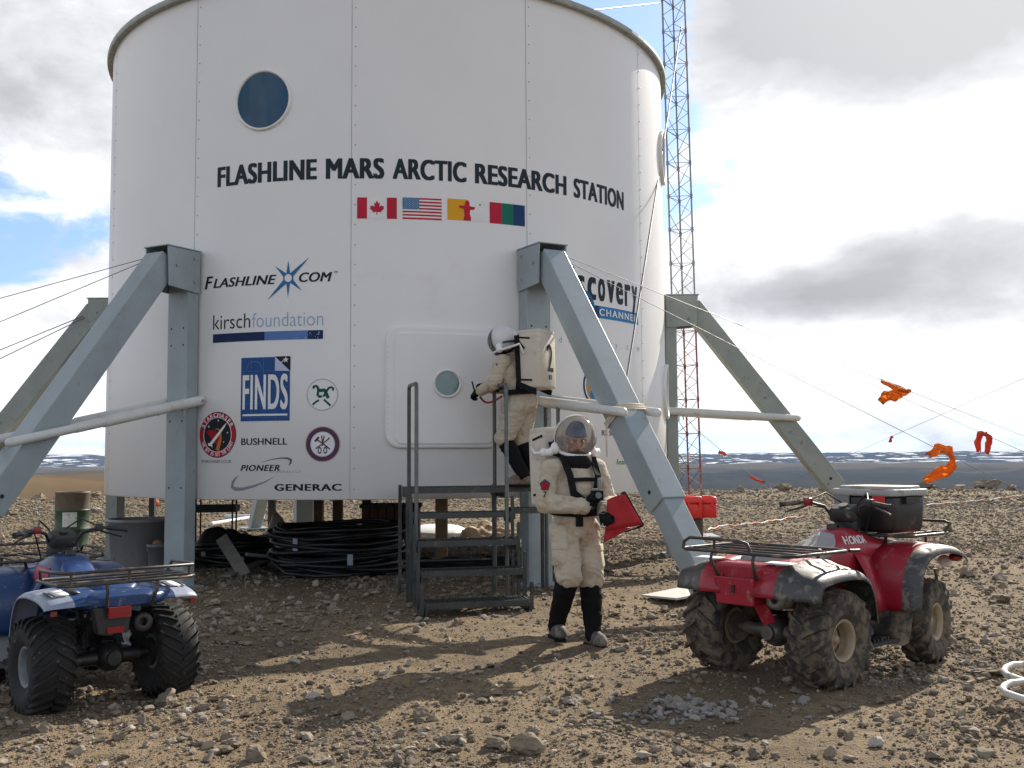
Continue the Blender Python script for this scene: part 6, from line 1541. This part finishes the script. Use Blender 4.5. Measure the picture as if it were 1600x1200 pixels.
def rocks_mesh(name, px, py, size, lib, mat, kind='stuff', sink=.25):
    n = len(px); z = height(px, py); sh = rng.integers(0, len(RL[lib]), n); yaw = rng.uniform(0, 6.283, n); tl = rng.normal(0, .3, n)
    VV = []; FF = []; off = 0
    for k in range(len(RL[lib])):
        idx = np.where(sh == k)[0]
        if len(idx) == 0: continue
        v, f = RL[lib][k]; s = size[idx][:, None, None] * .5; P = v[None] * s
        ct, st = np.cos(tl[idx])[:, None], np.sin(tl[idx])[:, None]; y2 = P[..., 1] * ct - P[..., 2] * st; z2 = P[..., 1] * st + P[..., 2] * ct
        cy, sy = np.cos(yaw[idx])[:, None], np.sin(yaw[idx])[:, None]; x3 = P[..., 0] * cy - y2 * sy; y3 = P[..., 0] * sy + y2 * cy
        Q = np.stack([x3 + px[idx][:, None], y3 + py[idx][:, None], z2 + (z[idx] + size[idx] * (.30 - sink * .5))[:, None]], -1)
        nv = v.shape[0]; VV.append(Q.reshape(-1, 3)); FF.append((f[None] + (np.arange(len(idx)) * nv)[:, None, None] + off).reshape(-1, 3)); off += len(idx) * nv
    VV = np.concatenate(VV); FF = np.concatenate(FF); me = bpy.data.meshes.new(name)
    me.vertices.add(len(VV)); me.vertices.foreach_set('co', VV.ravel()); me.loops.add(FF.size); me.loops.foreach_set('vertex_index', FF.ravel().astype(np.int32))
    me.polygons.add(len(FF)); me.polygons.foreach_set('loop_start', np.arange(0, FF.size, 3).astype(np.int32)); me.update(calc_edges=True)
    me.polygons.foreach_set('use_smooth', np.zeros(len(FF), bool))
    o = put(name, me, mat); return tag(o, None, None, kind=kind)
def scatter(r0, r1, dens, smin, smax, pw=2.0, azl=31, patch=True):
    area = .5 * (r1 * r1 - r0 * r0) * 2 * R_(azl); n = int(area * dens); r = np.sqrt(rng.uniform(r0 * r0, r1 * r1, n)); a = rng.uniform(-R_(azl), R_(azl), n); x, y = r * np.sin(a), r * np.cos(a)
    if patch:
        f = fbm(x / 1.6, y / 1.6, 3, 91) + .5 * fbm(x / .5, y / .5, 2, 95)
        clay = np.exp(-(((x + .9) / 1.5) ** 2 + ((y - 8.0) / 1.5) ** 2)) * .6
        keep = rng.uniform(0, 1, n) < np.clip(.62 + 2.0 * f - clay, .16, 1.0); x, y = x[keep], y[keep]
    s = smin * (smax / smin) ** (rng.uniform(0, 1, len(x)) ** pw)
    ok = np.ones(len(x), bool)
    for ex, ey, er in EXC: ok &= ((x - ex) ** 2 + (y - ey) ** 2) > er * er
    return x[ok], y[ok], s[ok]
def cat(*ts): return tuple(np.concatenate([t[i] for t in ts]) for i in range(3))
x, y, s = cat(scatter(3.4, 9, 1700, .010, .036), scatter(9, 20, 480, .018, .05)); rocks_mesh('gravel', x, y, s, 0, M['stone'])
x, y, s = cat(scatter(3.4, 9, 210, .028, .10, 2.2), scatter(9, 22, 62, .045, .14, 2.2)); rocks_mesh('gravel', x, y, s, 1, M['stone'])
x, y, s = cat(scatter(18, 36, 60, .04, .14, 2.2, 31, False), scatter(34, 62, 24, .07, .24, 2.6, 31, False)); rocks_mesh('gravel', x, y, s, 0, M['stone'])
# patch of paler stones before the red quad
c0 = onground(1070, 1108); n = 260; a = rng.uniform(0, 6.283, n); q = np.abs(rng.normal(0, .55, n))
xx, yy = c0.x + q * .62 * np.cos(a) + q * .10 * np.sin(a), c0.y + q * .36 * np.sin(a); rocks_mesh('pale_rubble', xx, yy, 0.018 * (5.2 ** rng.uniform(0, 1, n) ** 1.4), 1, M['stone_pale'])
# larger stones one could pick up, each of its own
stone_me = []
for k in range(12):
    v, f = stone_shape(3, rng, .95); me = bpy.data.meshes.new('stone'); me.from_pydata([tuple(p) for p in v], [], [tuple(int(i) for i in t) for t in f]); me.materials.append(M['stone']); stone_me.append(me)
def stone(px, py, wpx, k, label='grey brown loose stone, larger than the gravel around it', group='larger loose stones', zs=1.0, yaw=None, sink=.2):
    p = onground(px, py); d = (p - CAM).length; s = wpx / F * d / 2
    o = bpy.data.objects.new('stone', stone_me[k % 12]); COL.objects.link(o); o.location = (p.x, p.y, p.z + s * .45 * zs - s * sink); o.scale = (s, s, s * zs); o.rotation_euler = (rng.normal(0, .12), rng.normal(0, .12), rng.uniform(0, 6.28) if yaw is None else yaw)
    tag(o, label, 'stone', group); return o
for i, (px, py, w_) in enumerate([(488, 1092, 26), (511, 1080, 17), (543, 1122, 26), (660, 1122, 32), (402, 1185, 46), (500, 1192, 40), (706, 1160, 36), (712, 1176, 26), (772, 1165, 40), (270, 1162, 22), (186, 1155, 28),
        (310, 1165, 26), (365, 1165, 34), (560, 1163, 24), (475, 1152, 30), (820, 1172, 60), (832, 1148, 32), (894, 1098, 38), (838, 1047, 20), (968, 1018, 26), (992, 1050, 28), (460, 1037, 22), (438, 1022, 20), (352, 1092, 18), (392, 1042, 20),
        (870, 1150, 24), (1008, 1022, 20), (1300, 1180, 26), (1370, 1165, 30), (1460, 1185, 28), (1540, 1180, 26), (1500, 1135, 22), (1180, 1180, 30), (1150, 1170, 26), (1195, 1176, 22), (640, 1190, 24), (770, 1188, 28), (1400, 1120, 20), (1560, 940, 40), (1510, 900, 30),
        (1450, 950, 22), (1560, 905, 26), (880, 905, 22), (1010, 905, 18), (960, 960, 16), (1020, 985, 20), (350, 975, 18), (420, 960, 20), (480, 985, 16), (60, 1175, 24), (120, 1160, 20), (1250, 850, 18), (1480, 830, 20), (1560, 850, 18), (40, 840, 22), (20, 805, 26), (60, 800, 22), (150, 800, 20)]):
    stone(px, py, w_, i)
stone(262, 1100, 42, 3, 'wedge shaped pinkish stone set against the right rear wheel of the blue quad', None, 1.15)
stone(1550, 1052, 74, 5, 'broad flat brown slab beside the bent tube frame', None, .5, 0.1)
stone(950, 895, 40, 7, 'pale smooth stone on the ground right of the walking person', None, .7)
def ridge(px, py, w_, k, label='weathered boulder on the edge of the plateau', group='boulders along the plateau edge'):
    d = 44.0; p = at(px, py, d); z = gz(p.x, p.y); s = w_ / F * d / 2
    o = bpy.data.objects.new('boulder', stone_me[k % 12]); COL.objects.link(o); o.location = (p.x, p.y, z + s * .35); o.scale = (s, s, s * 1.0); o.rotation_euler = (0, 0, k * 1.3); tag(o, label, 'boulder', group)
for i, q in enumerate([(1225, 760, 30), (1157, 762, 22), (1287, 760, 16), (1322, 762, 20), (1400, 756, 26), (1448, 758, 34), (1500, 758, 22), (1545, 752, 44), (1580, 760, 24), (20, 782, 26), (60, 786, 34), (150, 784, 30), (105, 785, 20)]): ridge(*q, i)
# ------------------------------------------------------------------ clear polar air, only noticeable over kilometres
m = bpy.data.materials.new('thin_blue_haze'); m.use_nodes = True; g = NT(m.node_tree); g.n.clear()
out = g.new('ShaderNodeOutputMaterial'); pv = g.new('ShaderNodeVolumePrincipled')
pv.inputs['Color'].default_value = (0.50, 0.68, 0.98, 1); pv.inputs['Density'].default_value = 3.4e-5; pv.inputs['Anisotropy'].default_value = 0.0
g.link(pv.outputs[0], out.inputs['Volume'])
mb = MB(); mb.box((0, 0, 75), (30000, 30000, 400)); o = mb.build('haze', m); tag(o, None, None, kind='stuff')
